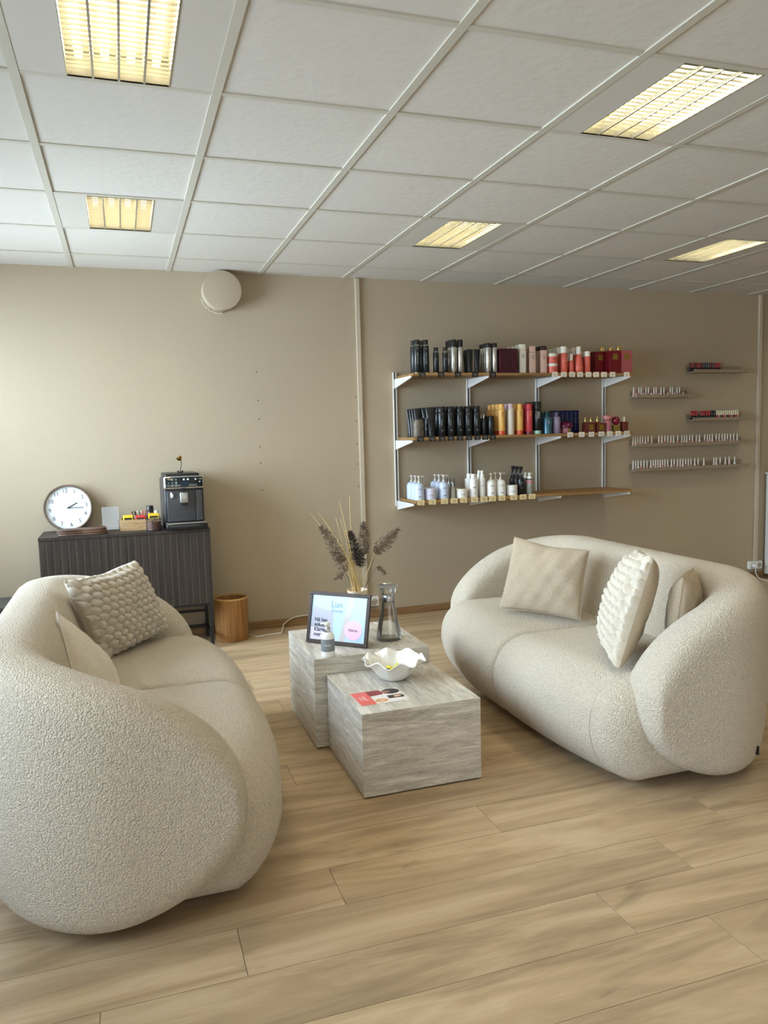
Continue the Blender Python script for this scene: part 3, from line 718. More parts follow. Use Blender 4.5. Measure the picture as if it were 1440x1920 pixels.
for k in range(9):
    ci = (0, 0, 1, 0, 2, 0, 1, 2, 0)[k]; a = k*2.4; r = 0.010*sqrt(k)+0.004
    x, y = 1.035 + r*cos(a)*1.3, 3.035 + r*sin(a)
    z = 0.360 + (0.013 if k in (0, 1, 3, 5) else 0.0)
    b = MB(); b.tube([(-0.017,0,0),(-0.012,0,0.0006),(-0.008,0,0),(-0.006,0,0),(0.006,0,0),(0.008,0,0),(0.012,0,0.0006),(0.017,0,0)], [0.006,0.005,0.002,0.006,0.006,0.002,0.005,0.006], 8)
    o = b.build('wrapped_sweet', CM[ci], None, True, (x, y, z)); o.rotation_euler = (rnd.uniform(-.2,.2), rnd.uniform(-.3,.3), rnd.uniform(0, pi))
    _sw.append((x, o, ci))
    tag(o, CN[ci] + ' lying in the scalloped bowl', 'sweet', 'wrapped sweets in the bowl, ' + CN[ci].split()[0])

for ci in range(3):
    l_ = sorted([(x, o) for x, o, c in _sw if c == ci], key=lambda e: e[0])
    for k, (x, o) in enumerate(l_): o['label'] = '%s in the scalloped bowl, %s from the left of its colour' % (CN[ci], ORD[k])

def brochure():
    z = 0.3282
    t = thing('brochure', 'coral brochure with portrait photos lying on the lower coffee table', 'brochure', (0.9035, 2.832, z), 0.035)
    W, D = 0.196, 0.150
    MB().rbox(-W/2, W/2, -D/2, D/2, 0, 0.0016, 0.0004).build('cover', mat('white_gloss_paper', (232, 226, 222), 0.25), t)
    Z0 = 0.0016
    def pl(nm, pts, m, k): MB().prism(pts, Z0+0.0001*k, Z0+0.0001*k+0.0001).build(nm, m, t)
    def ell(cx, cy, rx, ry, n=28, rg=0.0, sd=0):
        q = random.Random(sd); return [(cx+rx*cos(2*pi*k/n)*(1+q.uniform(-rg, rg)), cy+ry*sin(2*pi*k/n)*(1+q.uniform(-rg, rg))) for k in range(n)]
    coral = mat('coral_paper', (226, 98, 84), 0.35); red = mat('dark_red_photo', (140, 40, 48), 0.35); hair = mat('dark_hair_photo', (44, 30, 28), 0.35); skin = mat('brown_skin_photo', (150, 96, 72), 0.35); blond = mat('blond_photo', (206, 156, 96), 0.35); sk2 = mat('fair_skin_photo', (224, 180, 150), 0.35); gold_ = mat('gold_photo', (196, 140, 60), 0.35)
    pl('coral_panel', [(-W/2, -D/2), (-0.035, -D/2), (-0.035, D/2), (-W/2, D/2)], coral, 1)
    pl('portrait', [(-0.035, 0.012), (0.022, 0.02), (0.03, 0.05), (0.02, D/2-0.002), (-0.035, D/2-0.002)], red, 1)
    pl('portrait', ell(0.062, 0.043, 0.036, 0.031, 30, 0.05, 3), hair, 2); pl('portrait', ell(0.040, 0.043, 0.020, 0.013), skin, 3)
    pl('portrait', [(0.028, -0.036), (0.090, -0.040), (0.096, -0.022), (0.088, -0.004), (0.030, -0.002)], hair, 2); pl('portrait', ell(0.068, -0.020, 0.016, 0.009), sk2, 3)
    pl('portrait', ell(-0.006, -0.045, 0.026, 0.020, 30, 0.05, 5), blond, 2); pl('portrait', ell(-0.004, -0.047, 0.012, 0.010), sk2, 3)
    V, F = textvf('curl', 0.030, 0.00005, 'CENTER'); MB().add(V, F, T(-0.060, 0.0, Z0+0.0003) @ Rz(-pi/2)).build('lettering', M_whitepl, t)
    V, F = textvf('collection', 0.010, 0.00005, 'CENTER'); MB().add(V, F, T(-0.078, 0.0, Z0+0.0003) @ Rz(-pi/2)).build('lettering', M_whitepl, t)
brochure()

# ------------------------------------------------------------------ sideboard and what stands on it
SZ = 0.787
def sideboard():
    t = thing('sideboard', 'dark ribbed two-door sideboard on black metal legs against the back wall', 'sideboard', (-0.005, 5.235, 0))
    X = 0.508; y0, y1 = -0.185, 0.190
    b = MB(); b.rbox(-X, X, y0, y1, SZ-0.020, SZ, 0.0015); b.box(-X, X, y0+0.02, y1, 0.300, 0.318); b.box(-X, -X+0.018, y0+0.02, y1, 0.318, SZ-0.02); b.box(X-0.018, X, y0+0.02, y1, 0.318, SZ-0.02); b.box(-X+0.018, X-0.018, y1-0.008, y1, 0.318, SZ-0.02)
    b.build('body', M_darkwood, t)
    gv = mat('groove_wood', (118, 110, 104), 0.5)
    for s in (0, 1):
        a0 = -X if s == 0 else 0.0015; a1 = -0.0015 if s == 0 else X
        d = MB(); d.box(a0, a1, y0+0.006, y0+0.020, 0.300, SZ-0.021); dd = d.build('door', gv, t)
        n = 12; p = (a1-a0)/n; r = MB()
        for k in range(n): r.rbox(a0+k*p+0.0024, a0+(k+1)*p-0.0024, y0+0.003, y0+0.007, 0.300, SZ-0.021, 0.0008, 1)
        r.build('ribs', M_darkwood, dd)
    for x in (-X+0.016, X-0.016):
        for y in (y0+0.02, y1-0.03):
            MB().rbox(x-0.011, x+0.011, y-0.011, y+0.011, 0, 0.300, 0.001).build('leg', M_blackm, t)
    b = MB()
    for y in (y0+0.02, y1-0.03):
        b.box(-X+0.02, X-0.02, y-0.008, y+0.008, 0.284, 0.300)
    b.box(-X+0.02, X-0.02, y1-0.038, y1-0.022, 0.175, 0.191); b.box(-X+0.02, X-0.02, y1-0.038, y1-0.022, 0.070, 0.086)
    for x in (-X+0.016, X-0.016): b.box(x-0.008, x+0.008, y0+0.02, y1-0.03, 0.070, 0.086); b.box(x-0.008, x+0.008, y0+0.02, y1-0.03, 0.284, 0.300)
    b.build('stretcher', M_blackm, t)
sideboard()

def clock():
    r = 0.149
    t = thing('wall_clock', 'round white-faced clock with wooden rim leaning on the wall atop the sideboard', 'clock', (-0.354, 5.375, SZ+0.001), 0)
    lean = Rx(-0.10); L = lean @ T(0, 0, r) @ Ry(0.0)
    A = L @ UP            # local XY plane -> facing -Y
    b = MB(); n = 72; V = []; F = []; sec = [(r, -0.030), (r, 0.012), (r-0.003, 0.016), (r-0.009, 0.016), (r-0.012, 0.012), (r-0.012, -0.002), (r-0.012, -0.030)]
    for rr, z in sec:
        for k in range(n): V.append((rr*cos(2*pi*k/n), rr*sin(2*pi*k/n), z))
    for j in range(len(sec)):
        for k in range(n):
            j2 = (j+1) % len(sec); k2 = (k+1) % n; F.append((j*n+k, j*n+k2, j2*n+k2, j2*n+k))
    b.add(V, F, A); b.build('rim', M_clockwood, t, True)
    face = MB().lathe([(r-0.0122, -0.006), (r-0.0122, 0.0)], 64, A).build('face', mat('clock_face', (232, 238, 242), 0.4), t, True)
    ink = mat('clock_numerals', (70, 76, 88), 0.6); tilt = 0.13
    for h in range(1, 13):
        a = tilt + pi/2 - 2*pi*h/12; V, F = textvf(str(h), 0.037, 0.0003, 'CENTER', 0.92)
        MB().add(V, F, A @ T((r-0.038)*cos(a), (r-0.038)*sin(a), 0.0005) @ Rz(tilt)).build('numeral', ink, face)
    tk = MB()
    for k in range(60):
        a = tilt + 2*pi*k/60; tk.box(-0.002, 0.002, -0.0003, 0.0003, 0.0, 0.0004, A @ Rz(a) @ T(r-0.018, 0, 0.0003))
    tk.build('minute_marks', ink, face)
    def hand(nm, ang, ln, wd, z, m, tail=0.0): MB().box(-tail, ln, -wd, wd, z, z+0.0008, A @ Rz(ang)).build(nm, m, t)
    hand('hour_hand', tilt + pi/2 - 2*pi*(2+16/60)/12, 0.062, 0.0028, 0.002, M_black, 0.006)
    hand('minute_hand', tilt + pi/2 - 2*pi*16.4/60, 0.092, 0.0018, 0.0035, M_black, 0.008)
    hand('second_hand', tilt + pi/2 - 2*pi*7.2/60, 0.078, 0.0005, 0.005, ink, 0.01)
    MB().lathe([(0.005, 0.001), (0.005, 0.0065)], 16, A).build('hub', M_black, t, True)
clock()

def coffee_machine():
    t = thing('coffee_machine', 'black and grey espresso machine on the right end of the sideboard', 'coffee machine', (0.350, 5.235, SZ+0.0005), 0.04)
    W = 0.246/2; D0, D1 = -0.170, 0.180; Ht = 0.352
    navy = mat('gloss_dark_plastic', (22, 24, 29), 0.22); grey = mat('grey_front_plastic', (60, 60, 62), 0.35); greyl = mat('grey_side_plastic', (96, 98, 100), 0.4)
    b = MB(); b.rbox(-W, W, D0+0.035, D1, 0.0, Ht-0.028, 0.014, 3); b.build('housing', mat('machine_side', (46, 46, 49), 0.35), t, True)
    b = MB(); b.rbox(-W+0.004, W-0.004, D0+0.030, D0+0.045, 0.045, 0.262, 0.006, 3); b.build('front_panel', navy, t, True)
    b = MB(); b.rbox(-W+0.014, W-0.054, D0+0.022, D0+0.032, 0.050, 0.248, 0.004, 3); b.build('tank_panel', grey, t, True)
    b = MB(); b.rbox(W-0.052, W-0.010, D0+0.022, D0+0.032, 0.050, 0.248, 0.004, 3); b.build('grounds_drawer', grey, t, True)
    b = MB(); b.box(-0.035, W-0.056, D0+0.0210, D0+0.0222, 0.127, 0.129); b.build('panel_line', M_black, t)
    # tilted control panel with a chrome band
    A = T(0, D0+0.018, 0.298) @ Rx(-0.16)
    ch = MB().rbox(-W-0.001, W+0.001, -0.010, 0.030, -0.040, 0.040, 0.0095, 4, A).build('control_band', M_chrome, t, True)
    cp = MB().rbox(-W+0.006, W-0.006, -0.0125, 0.02, -0.033, 0.034, 0.006, 3, A).build('control_panel', mat('touch_panel', (10, 24, 28), 0.12, coat=0.6), t, True)
    ic = mat('panel_icon', (130, 150, 150), 0.5); iw = mat('lit_icon', (230, 235, 230), 0.5, emit=(0.9, 0.95, 1.0), estr=1.2)
    for (x, z, s, m) in [(-0.072, 0.017, 0.004, ic), (-0.048, 0.017, 0.004, ic), (-0.072, -0.003, 0.004, ic), (-0.048, -0.003, 0.006, ic), (-0.072, -0.02, 0.004, ic), (-0.048, -0.02, 0.004, ic), (-0.095, -0.004, 0.003, ic), (0.0, 0.017, 0.0045, iw), (0.025, 0.017, 0.0045, iw), (0.072, 0.017, 0.0035, iw), (0.098, 0.0, 0.0025, iw)]:
        MB().rbox(x-s, x+s, -0.0130, -0.0120, z-s, z+s, 0.0004, 1, A).build('icon', m, cp)
    MB().box(-0.022, 0.030, -0.0130, -0.0120, -0.028, 0.006, A).build('display', mat('panel_display', (30, 44, 60), 0.15), cp)
    b = MB(); b.rbox(-W+0.012, W-0.020, D0+0.05, D1-0.01, Ht-0.030, Ht+0.002, 0.008, 3); b.build('bean_lid', M_black, t, True)
    # spouts
    b = MB(); b.rbox(-0.030, 0.022, D0-0.010, D0+0.026, 0.168, 0.236, 0.007, 3); sp = b.build('spout_block', mat('satin_steel', (176, 178, 176), 0.3, metal=0.9), t, True)
    b = MB(); b.rbox(-0.022, 0.014, D0-0.004, D0+0.020, 0.150, 0.170, 0.004, 2); b.rbox(-0.020, 0.012, D0-0.004, D0+0.022, 0.234, 0.250, 0.004, 2); b.build('nozzle', M_black, sp, True)
    b = MB(); b.lathe([(0.003,0),(0.008,0.003),(0.0085,0.030),(0.007,0.036)], 16, T(-0.078, D0+0.016, 0.200)); b.build('steam_knob', M_chrome, t, True)
    b = MB(); b.rbox(-W-0.002, W+0.008, D0-0.040, D0+0.06, 0.0, 0.040, 0.009, 3); b.build('drip_tray', navy, t, True)
    b = MB(); b.rbox(-W+0.002, W+0.003, D0-0.036, D0+0.026, 0.038, 0.046, 0.003, 2); b.build('drip_grid', M_steel, t, True)
    V, F = textvf('PHILIPS', 0.0065, 0.0001); MB().add(V, F, T(-0.004, D0-0.0103, 0.212) @ UP).build('lettering', M_black, sp)
    return t
coffee_machine()

def ornament():
    t = thing('brass_ornament', 'small brass cup ornament on a dark curved stem atop the coffee machine', 'ornament', (0.347, 5.225, SZ+0.3545))
    b = MB(); b.rbox(-0.018, 0.018, -0.008, 0.008, 0.0, 0.006, 0.002); b.lathe([(0.005,0.004),(0.007,0.012),(0.004,0.014)], 12, T(-0.013,0,0)); b.lathe([(0.005,0.004),(0.007,0.012),(0.004,0.014)], 12, T(0.013,0,0)); b.build('foot', M_blackm, t, True)
    b = MB(); b.tube([(0,0,0.004),(0.003,0,0.03),(0.009,0,0.055),(0.010,0,0.072),(0.004,0,0.085)], 0.0028, 8); b.build('stem', mat('dark_bronze', (52, 34, 28), 0.5), t, True)
    b = MB(); b.lathe([(0.003,0.0),(0.012,0.004),(0.018,0.014),(0.019,0.026),(0.017,0.026),(0.016,0.015),(0.010,0.007),(0.002,0.005)], 24, T(0.006,0,0.080) @ Ry(-0.5)); b.build('cup', mat('brass', (190, 152, 72), 0.2, metal=1.0), t, True)
    b = MB(); b.tube([(0.0,0,0.09),(0.004,0,0.118)], 0.001, 6); b.build('pin', mat('brass', (190, 152, 72), 0.2, metal=1.0), t, True)
ornament()

def waffle_board(idx, z, rot, dx):
    pts = []
    n = 72
    for k in range(n):
        a = 2*pi*k/n; r = 1 + 0.0
        x = 0.145*(abs(cos(a))**0.75)*(1 if cos(a) > 0 else -1); y = 0.048*(abs(sin(a))**0.6)*(1 if sin(a) > 0 else -1)
        y *= 1 - 0.16*math.exp(-(x/0.035)**2); pts.append((x, y))
    o = MB().prism(pts, 0, 0.0125).build('serving_board', M_walnut, None, False, (-0.263+dx, 5.115, z)); o.rotation_euler = (0, 0, rot)
    md = o.modifiers.new('bevel', 'BEVEL'); md.width = 0.004; md.segments = 2; md.limit_method = 'ANGLE'
    tag(o, ['walnut serving board with a waisted outline, bottom of the stack of three', 'walnut serving board with a waisted outline, middle of the stack of three', 'walnut serving board with a waisted outline, topmost of the stack of three'][idx], 'serving board', 'walnut serving boards in front of the clock')
for k in range(3): waffle_board(k, SZ+0.0005+0.0135*k, (0.02, -0.02, 0.03)[k], (0.004, -0.002, -0.004)[k])

def sign_holder():
    t = thing('acrylic_sign_holder', 'empty clear acrylic sign holder standing on the sideboard', 'sign holder', (-0.098, 5.27, SZ+0.0005), 0.05)
    b = MB(); b.box(-0.052, 0.052, 0.0, 0.0018, 0.004, 0.150, Rx(-0.08)); b.box(-0.052, 0.052, 0.004, 0.0058, 0.004, 0.150, Rx(-0.08)); b.box(-0.052, 0.052, -0.004, 0.055, 0, 0.003); b.build('acrylic_sheet', M_acryl, t)
sign_holder()

def organiser():
    cx, cy = 0.085, 5.235
    t = thing('wooden_organiser', 'open pale wooden organiser box beside the coffee machine', 'box', (cx, cy, SZ+0.0005), -0.02)
    a, d, h, w_ = 0.125, 0.075, 0.070, 0.007
    b = MB(); b.rbox(-a, a, -d, d, 0, w_, 0.001); b.rbox(-a, a, -d, -d+w_, w_, h, 0.001); b.rbox(-a, a, d-w_, d, w_, h, 0.001); b.rbox(-a, -a+w_, -d+w_, d-w_, w_, h, 0.001); b.rbox(a-w_, a, -d+w_, d-w_, w_, h, 0.001)
    b.build('box', M_boxwood, t)
    b = MB(); b.box(-0.040, -0.035, -d+w_, d-w_, w_, h-0.006); b.box(0.034, 0.039, -d+w_, d-w_, w_, h-0.006); b.build('divider', M_boxwood, t)
    yel = mat('yellow_carton', (230, 190, 40), 0.45); red = mat('red_carton', (196, 56, 46), 0.45)
    def carton(x, m, lab, z1=0.088, wd=0.031):
        o = thing('tea_carton', lab, 'carton', (cx+x, cy-0.022, SZ+0.008), -0.02, 'tea cartons in the wooden organiser')
        MB().rbox(-wd, wd, -0.030, 0.030, 0, z1, 0.004).build('carton', m, o)
        MB().rbox(-wd+0.008, wd-0.008, -0.0308, -0.0298, z1-0.026, z1-0.014, 0.0003, 1).build('label', M_black, o)
    carton(-0.076, yel, 'yellow tea carton at the left end of the wooden organiser'); carton(-0.002, red, 'red tea carton in the middle of the wooden organiser', 0.084, 0.030); carton(0.080, yel, 'yellow tea carton at the right end of the wooden organiser', 0.092, 0.033)
    rnd2 = random.Random(3)
    spm = [mat('dark_wrapper', (50, 40, 40), 0.4), mat('white_stick', (220, 220, 216), 0.4), mat('tan_stick', (190, 140, 100), 0.4), mat('red_stick', (190, 50, 50), 0.4)]
    spl = ['dark brown sugar stick', 'white sugar stick', 'tan sugar stick', 'red sugar stick']
    for k in range(12):
        ci = (0,1,2,0,3,0,1,2,0,2,3,0)[k]
        x = -0.030 + 0.0052*k; an = rnd2.uniform(-0.7, 0.7)
        o = MB().rbox(-0.0035, 0.0035, -0.0012, 0.0012, 0, 0.105, 0.0008, 1).build('sugar_stick', spm[ci], None, False, (cx+x, cy+0.030+rnd2.uniform(-0.008,0.014), SZ+0.012)); o.rotation_euler = (rnd2.uniform(-0.15, 0.05), an*0.55, 0)
        tag(o, '%s in the wooden organiser, %s stick from the left' % (spl[ci], ORD[k]), 'sugar stick', 'sugar sticks, ' + spl[ci])
    o = thing('spice_jar', 'brown jar with black lid at the back of the wooden organiser', 'jar', (cx+0.062, cy+0.042, SZ+0.008))
    MB().lathe([(0.018,0),(0.020,0.003),(0.020,0.100),(0.018,0.104)], 24).build('jar', mat('brown_glass', (84, 58, 48), 0.2), o, True); MB().lathe([(0.021,0.100),(0.0215,0.104),(0.0215,0.136),(0.020,0.138)], 24).build('lid', M_black, o, True)
    o = thing('small_tub', 'small white tub at the right back of the wooden organiser', 'tub', (cx+0.099, cy+0.044, SZ+0.008))
    MB().lathe([(0.014,0),(0.0165,0.003),(0.0165,0.095)], 20).build('tub', M_whitepl, o, True); MB().lathe([(0.0175,0.094),(0.0175,0.103),(0.016,0.105)], 20).build('lid', M_whitepl, o, True)
organiser()

def coasters():
    cx, cy = 0.160, 5.105
    t = thing('coaster_holder', 'round black wire coaster holder in front of the wooden organiser', 'coaster holder', (cx, cy, SZ+0.0005))
    b = MB()
    for z in (0.003, 0.072): b.tube([(0.047*cos(2*pi*k/32), 0.047*sin(2*pi*k/32), z) for k in range(33)], 0.0022, 6)
    for k in range(6):
        a = 2*pi*k/6 + 0.35; b.tube([(0.047*cos(a), 0.047*sin(a), 0.003), (0.047*cos(a), 0.047*sin(a), 0.072)], 0.002, 6)
    b.tube([(-0.047,0,0.003),(0.047,0,0.003)], 0.002, 6); b.tube([(0,-0.047,0.003),(0,0.047,0.003)], 0.002, 6)
    b.build('wire_frame', M_blackm, t, True)
    for k in range(5):
        o = MB().lathe([(0.042,0),(0.043,0.001),(0.043,0.008),(0.042,0.009)], 32).build('coaster', mat('brown_coaster', (92, 66, 54), 0.6, noise=0.15), None, True, (cx, cy, SZ+0.0065+0.0108*k))
        tag(o, 'round brown coaster in the wire holder, %s from the bottom' % (['lowest', 'second', 'third', 'fourth', 'fifth'][k]), 'coaster', 'stack of brown coasters')
coasters()

def waste_bin():
    t = thing('waste_bin', 'round bamboo veneer waste bin on the floor beside the sideboard', 'waste bin', (0.636, 5.245, 0))
    r = 0.112; h = 0.292
    MB().lathe([(r-0.002,0),(r,0.003),(r,h-0.008),(r-0.005,h-0.008),(r-0.005,0.006),(0.002,0.006)], 56).build('bin', M_binwood, t, True)
    MB().lathe([(r-0.006,h-0.009),(r+0.0012,h-0.009),(r+0.0012,h),(r-0.006,h)], 56).build('rim', mat('pale_rim_wood', (206, 164, 104), 0.5), t, True) if False else None
    V = []; F = []; n = 56; sec = [(r-0.006, h-0.010), (r+0.001, h-0.010), (r+0.001, h), (r-0.006, h)]
    for rr, z in sec:
        for k in range(n): V.append((rr*cos(2*pi*k/n), rr*sin(2*pi*k/n), z))
    for j in range(4):
        for k in range(n): F.append((j*n+k, j*n+(k+1) % n, ((j+1) % 4)*n+(k+1) % n, ((j+1) % 4)*n+k))
    MB().add(V, F).build('rim', mat('pale_rim_wood', (206, 164, 104), 0.5), t, True)
waste_bin()

def smooth_path(pts, n=8):
    P = [Vector(p) for p in pts]; out = []
    for i in range(len(P)-1):
        p0 = P[max(i-1,0)]; p1 = P[i]; p2 = P[i+1]; p3 = P[min(i+2, len(P)-1)]
        for k in range(n):
            q = k/n; out.append(0.5*((2*p1) + (p2-p0)*q + (2*p0-5*p1+4*p2-p3)*q*q + (3*p1-p0-3*p2+p3)*q*q*q))
    out.append(P[-1]); return out
M_cord = mat('white_cord', (226, 222, 210), 0.5)
o = MB().tube(smooth_path([(0.58,5.40,0.004),(0.70,5.385,0.004),(0.757,5.30,0.0045),(0.80,5.215,0.0045),(0.869,5.237,0.0045),(0.95,5.245,0.0045),(0.975,5.25,0.006),(1.005,5.36,0.012),(1.03,5.405,0.030),(1.08,5.418,0.056),(1.15,5.422,0.070),(1.25,5.421,0.066),(1.45,5.41,0.02),(1.60,5.41,0.05),(1.665,5.414,0.10)]), 0.0038, 8).build('power_cord', M_cord, None, True)
tag(o, 'white power cord running from behind the waste bin to the middle wall socket', 'cord')
def socket(label, x, z, flip=1):
    t = thing('wall_socket', label, 'socket', (x, WY, z), 0, 'white wall sockets')
    wd = 0.068
    MB().rbox(-wd, wd, -0.036, 0.0, -0.034, 0.034, 0.004).build('box', M_whitepl, t)
    for s in (-1, 1):
        pl = MB().lathe([(0.022,0.0),(0.024,0.002),(0.020,0.0022)], 24, T(s*0.033, -0.036, 0) @ Rx(pi/2)).build('outlet', mat('outlet_recess', (176, 168, 156), 0.5), t, True)
        for q in (-0.0095, 0.0095): MB().lathe([(0.003,0),(0.003,0.0006)], 10, T(s*0.033+q, -0.0383, 0) @ Rx(pi/2)).build('pin_hole', M_black, pl)
    MB().lathe([(0.0185,0),(0.0185,0.028),(0.014,0.034)], 20, T(-0.033, -0.0385, 0) @ Rx(pi/2)).build('plug', M_whitepl, t, True)
socket('white double wall socket under the middle cable duct, behind the framed sign', 1.675, 0.125)
socket('white double wall socket beside the white cabinet, above the right sofa', 5.258, 0.122)
o = MB().tube(smooth_path([(5.225,5.378,0.105),(5.222,5.372,0.06),(5.24,5.35,0.015),(5.265,5.31,0.0045),(5.27,5.20,0.0045),(5.30,5.00,0.0045),(5.42,4.85,0.0045),(5.9,4.80,0.0045)]), 0.004, 8).build('power_cord', M_cord, None, True)
tag(o, 'white power cord hanging from the right wall socket onto the floor', 'cord')

# vent and plaster crumbs
t = thing('duct_cap', 'round painted duct cap on the back wall just under the ceiling', 'vent', (0.683, WY, 2.334))
MB().lathe([(0.126,0),(0.127,0.002),(0.127,0.118),(0.1265,0.122),(0.122,0.123)], 64, Rx(pi/2)).build('cap', M_wall, t, True)
b = MB(); rr = random.Random(2)
for k in range(16):
    a = pi + 0.35 + k*0.085; r = 0.131 + rr.uniform(0, 0.006); b.rbox(-0.004, 0.004, -0.006, 0.0, -0.006, 0.006, 0.0015, 1, T(r*cos(a), 0, r*sin(a)) @ Ry(rr.uniform(0, 3)))
b.build('plaster_crumbs', mat('plaster', (206, 196, 176), 0.9), t)

# right edge: white cabinet with a potted plant, left edge: dark low box
t = thing('white_cabinet', 'tall white cabinet cut by the right edge of the picture', 'cabinet', (5.80, 5.17, 0))
MB().rbox(-0.44, 0.44, -0.26, 0.255, 0.035, 0.925, 0.012, 3).build('body', M_white, t, True); MB().rbox(-0.445, 0.445, -0.265, 0.26, 0.925, 0.94, 0.003).build('top', M_white, t); MB().box(-0.40, 0.40, -0.22, 0.22, 0, 0.035).build('plinth', M_blackm, t)
MB().rbox(-0.43, -0.004, -0.272, -0.26, 0.05, 0.915, 0.002).build('door', M_white, t); MB().rbox(0.004, 0.43, -0.272, -0.26, 0.05, 0.915, 0.002).build('door', M_white, t)
t = thing('potted_plant', 'green plant in a pale pot on the white cabinet, at the right edge', 'plant', (5.455, 5.30, 0.9405))
MB().lathe([(0.045,0),(0.050,0.004),(0.058,0.085),(0.060,0.092),(0.055,0.092),(0.050,0.075),(0.002,0.073)], 32).build('pot', mat('pale_pot', (196, 186, 160), 0.6), t, True)
lf = mat('green_leaf', (52, 72, 44), 0.5, noise=0.2)
rr = random.Random(8)
for k in range(22):
    a = rr.uniform(0, 2*pi); el = rr.uniform(0.3, 1.3); ln = rr.uniform(0.07, 0.13); b = MB(); P = []
    M = T(0.02*cos(a), 0.02*sin(a), 0.07+rr.uniform(0, 0.06)) @ Rz(a) @ Ry(-el)
    V = []; F = []
    for i in range(7):
        q = i/6; x = ln*q; z = -0.03*q*q; wd = 0.018*sin(pi*min(1, q*0.92+0.06)); V += [(x, -wd, z), (x, 0, z-0.004), (x, wd, z)]
    for i in range(6): F += [(3*i, 3*i+1, 3*i+4, 3*i+3), (3*i+1, 3*i+2, 3*i+5, 3*i+4)]
    b.add(V, F, M); b.tube([(0,0,0.07), tuple(M @ Vector((0,0,0)))], 0.0012, 4); o_ = b.build('leaf', lf, t, True)
t = thing('low_box', 'dark grey low box in the corner at the left edge', 'box', (-1.02, 5.26, 0))
MB().rbox(-0.30, 0.30, -0.16, 0.165, 0.0, 0.36, 0.008, 3).build('body', mat('dark_grey_fabric', (84, 80, 74), 0.9), t, True); MB().rbox(-0.305, 0.305, -0.165, 0.17, 0.36, 0.378, 0.004).build('lid', mat('dark_grey_fabric', (84, 80, 74), 0.9), t)

# ------------------------------------------------------------------ wall shelves
SHZ = [1.775, 1.330, 0.885]; SX0, SX1 = 1.930, 3.725; SYF = 5.085
UPX = [1.915, 2.505, 3.094, 3.700]
for k, x in enumerate(UPX):
    t = thing('shelf_upright', '%s slotted white shelf upright from the left on the back wall' % ORD[k], 'shelf upright', (x, WY, 0), 0, 'white shelf uprights')
    b = MB(); b.box(-0.013, -0.008, -0.016, 0, 0.822, 1.805); b.box(0.008, 0.013, -0.016, 0, 0.822, 1.805);     b.build('rail', M_white, t)
    b = MB()
    b.box(-0.008, 0.008, -0.006, 0, 0.822, 1.805)
    b.build('slot_strip', mat('slot_strip', (104, 98, 88), 0.6), t)
    for j, z in enumerate(SHZ):
        V = [(-0.004, -0.014, z-0.020), (-0.004, -0.355, z-0.020), (-0.004, -0.355, z-0.034), (-0.004, -0.014, z-0.088)]
        V += [(0.004, y, zz) for _, y, zz in V]
        MB().add(V, [(0,1,2,3),(7,6,5,4),(0,4,5,1),(1,5,6,2),(2,6,7,3),(3,7,4,0)]).build('bracket', M_white, t)
SN = ['top', 'middle', 'bottom']
for j, z in enumerate(SHZ):
    x0 = SX0 if j else SX0
    o = MB().rbox(x0-1.0*0, SX1, SYF, WY-0.018, z-0.019, z, 0.0015).build('shelf_board', M_shelfwood, None); tag(o, '%s oak shelf board on white brackets' % SN[j], 'shelf', 'oak wall shelf boards')

# price tags clipped on the shelf fronts
TX = [([1.995,2.138,2.266,2.398,2.536],'black',[3.042,3.117,3.188,3.256,3.328,3.394,3.463,3.538,3.664],'white'),
      ([1.973,2.061,2.136,2.203,2.273,2.344,2.410,2.472,2.530],'black',[3.171,3.270,3.355,3.441,3.516,3.591,3.668],'white'),
      ([],'black',[1.967,2.054,2.146,2.221,2.295,2.380,2.455,2.524,2.600,2.695,2.773,2.847],'cream')]
TM = {'black': mat('black_card', (24, 22, 22), 0.5), 'white': mat('white_card', (226, 220, 204), 0.6), 'cream': mat('cream_card', (232, 212, 160), 0.6)}
TI = {'black': mat('tag_print_pale', (150, 145, 140), 0.6), 'white': mat('tag_print_dark', (120, 110, 98), 0.6), 'cream': mat('tag_print_dark', (120, 110, 98), 0.6)}
_tm = {}
for j, (bl, c1, wh, c2) in enumerate(TX):
    for lst, c in ((bl, c1), (wh, c2)):
        for k, x in enumerate(lst):
            big = (c == 'cream'); hw, hh = (0.027, 0.019) if big else (0.024, 0.0185)
            t = thing('price_tag', '%s %s price tag from the left on the %s shelf edge' % (ORD[k], c, SN[j]), 'price tag', (x, SYF-0.0015, SHZ[j]-0.012), 0, '%s price tags on the %s shelf' % (c, SN[j]))
            if c not in _tm:
                a = MB().box(-hw, hw, -0.0016, 0.0, -hh, hh).build('card', TM[c], t)
                b = MB()
                for q, (w1, zz) in enumerate(((0.015, 0.006), (0.012, 0.001), (0.016, -0.003))): b.box(-w1, w1, -0.0019, -0.0016, zz-0.0007, zz+0.0007)
                b.box(-0.002, 0.010, -0.0019, -0.0016, -0.013, -0.009)
                p = b.build('print', TI[c], t); _tm[c] = (a, p)
            else:
                for s_ in _tm[c]: q = s_.copy(); COL.objects.link(q); q.parent = t
            t.rotation_euler = (0, random.uniform(-0.03, 0.03) + (0.03 if big else 0), 0)

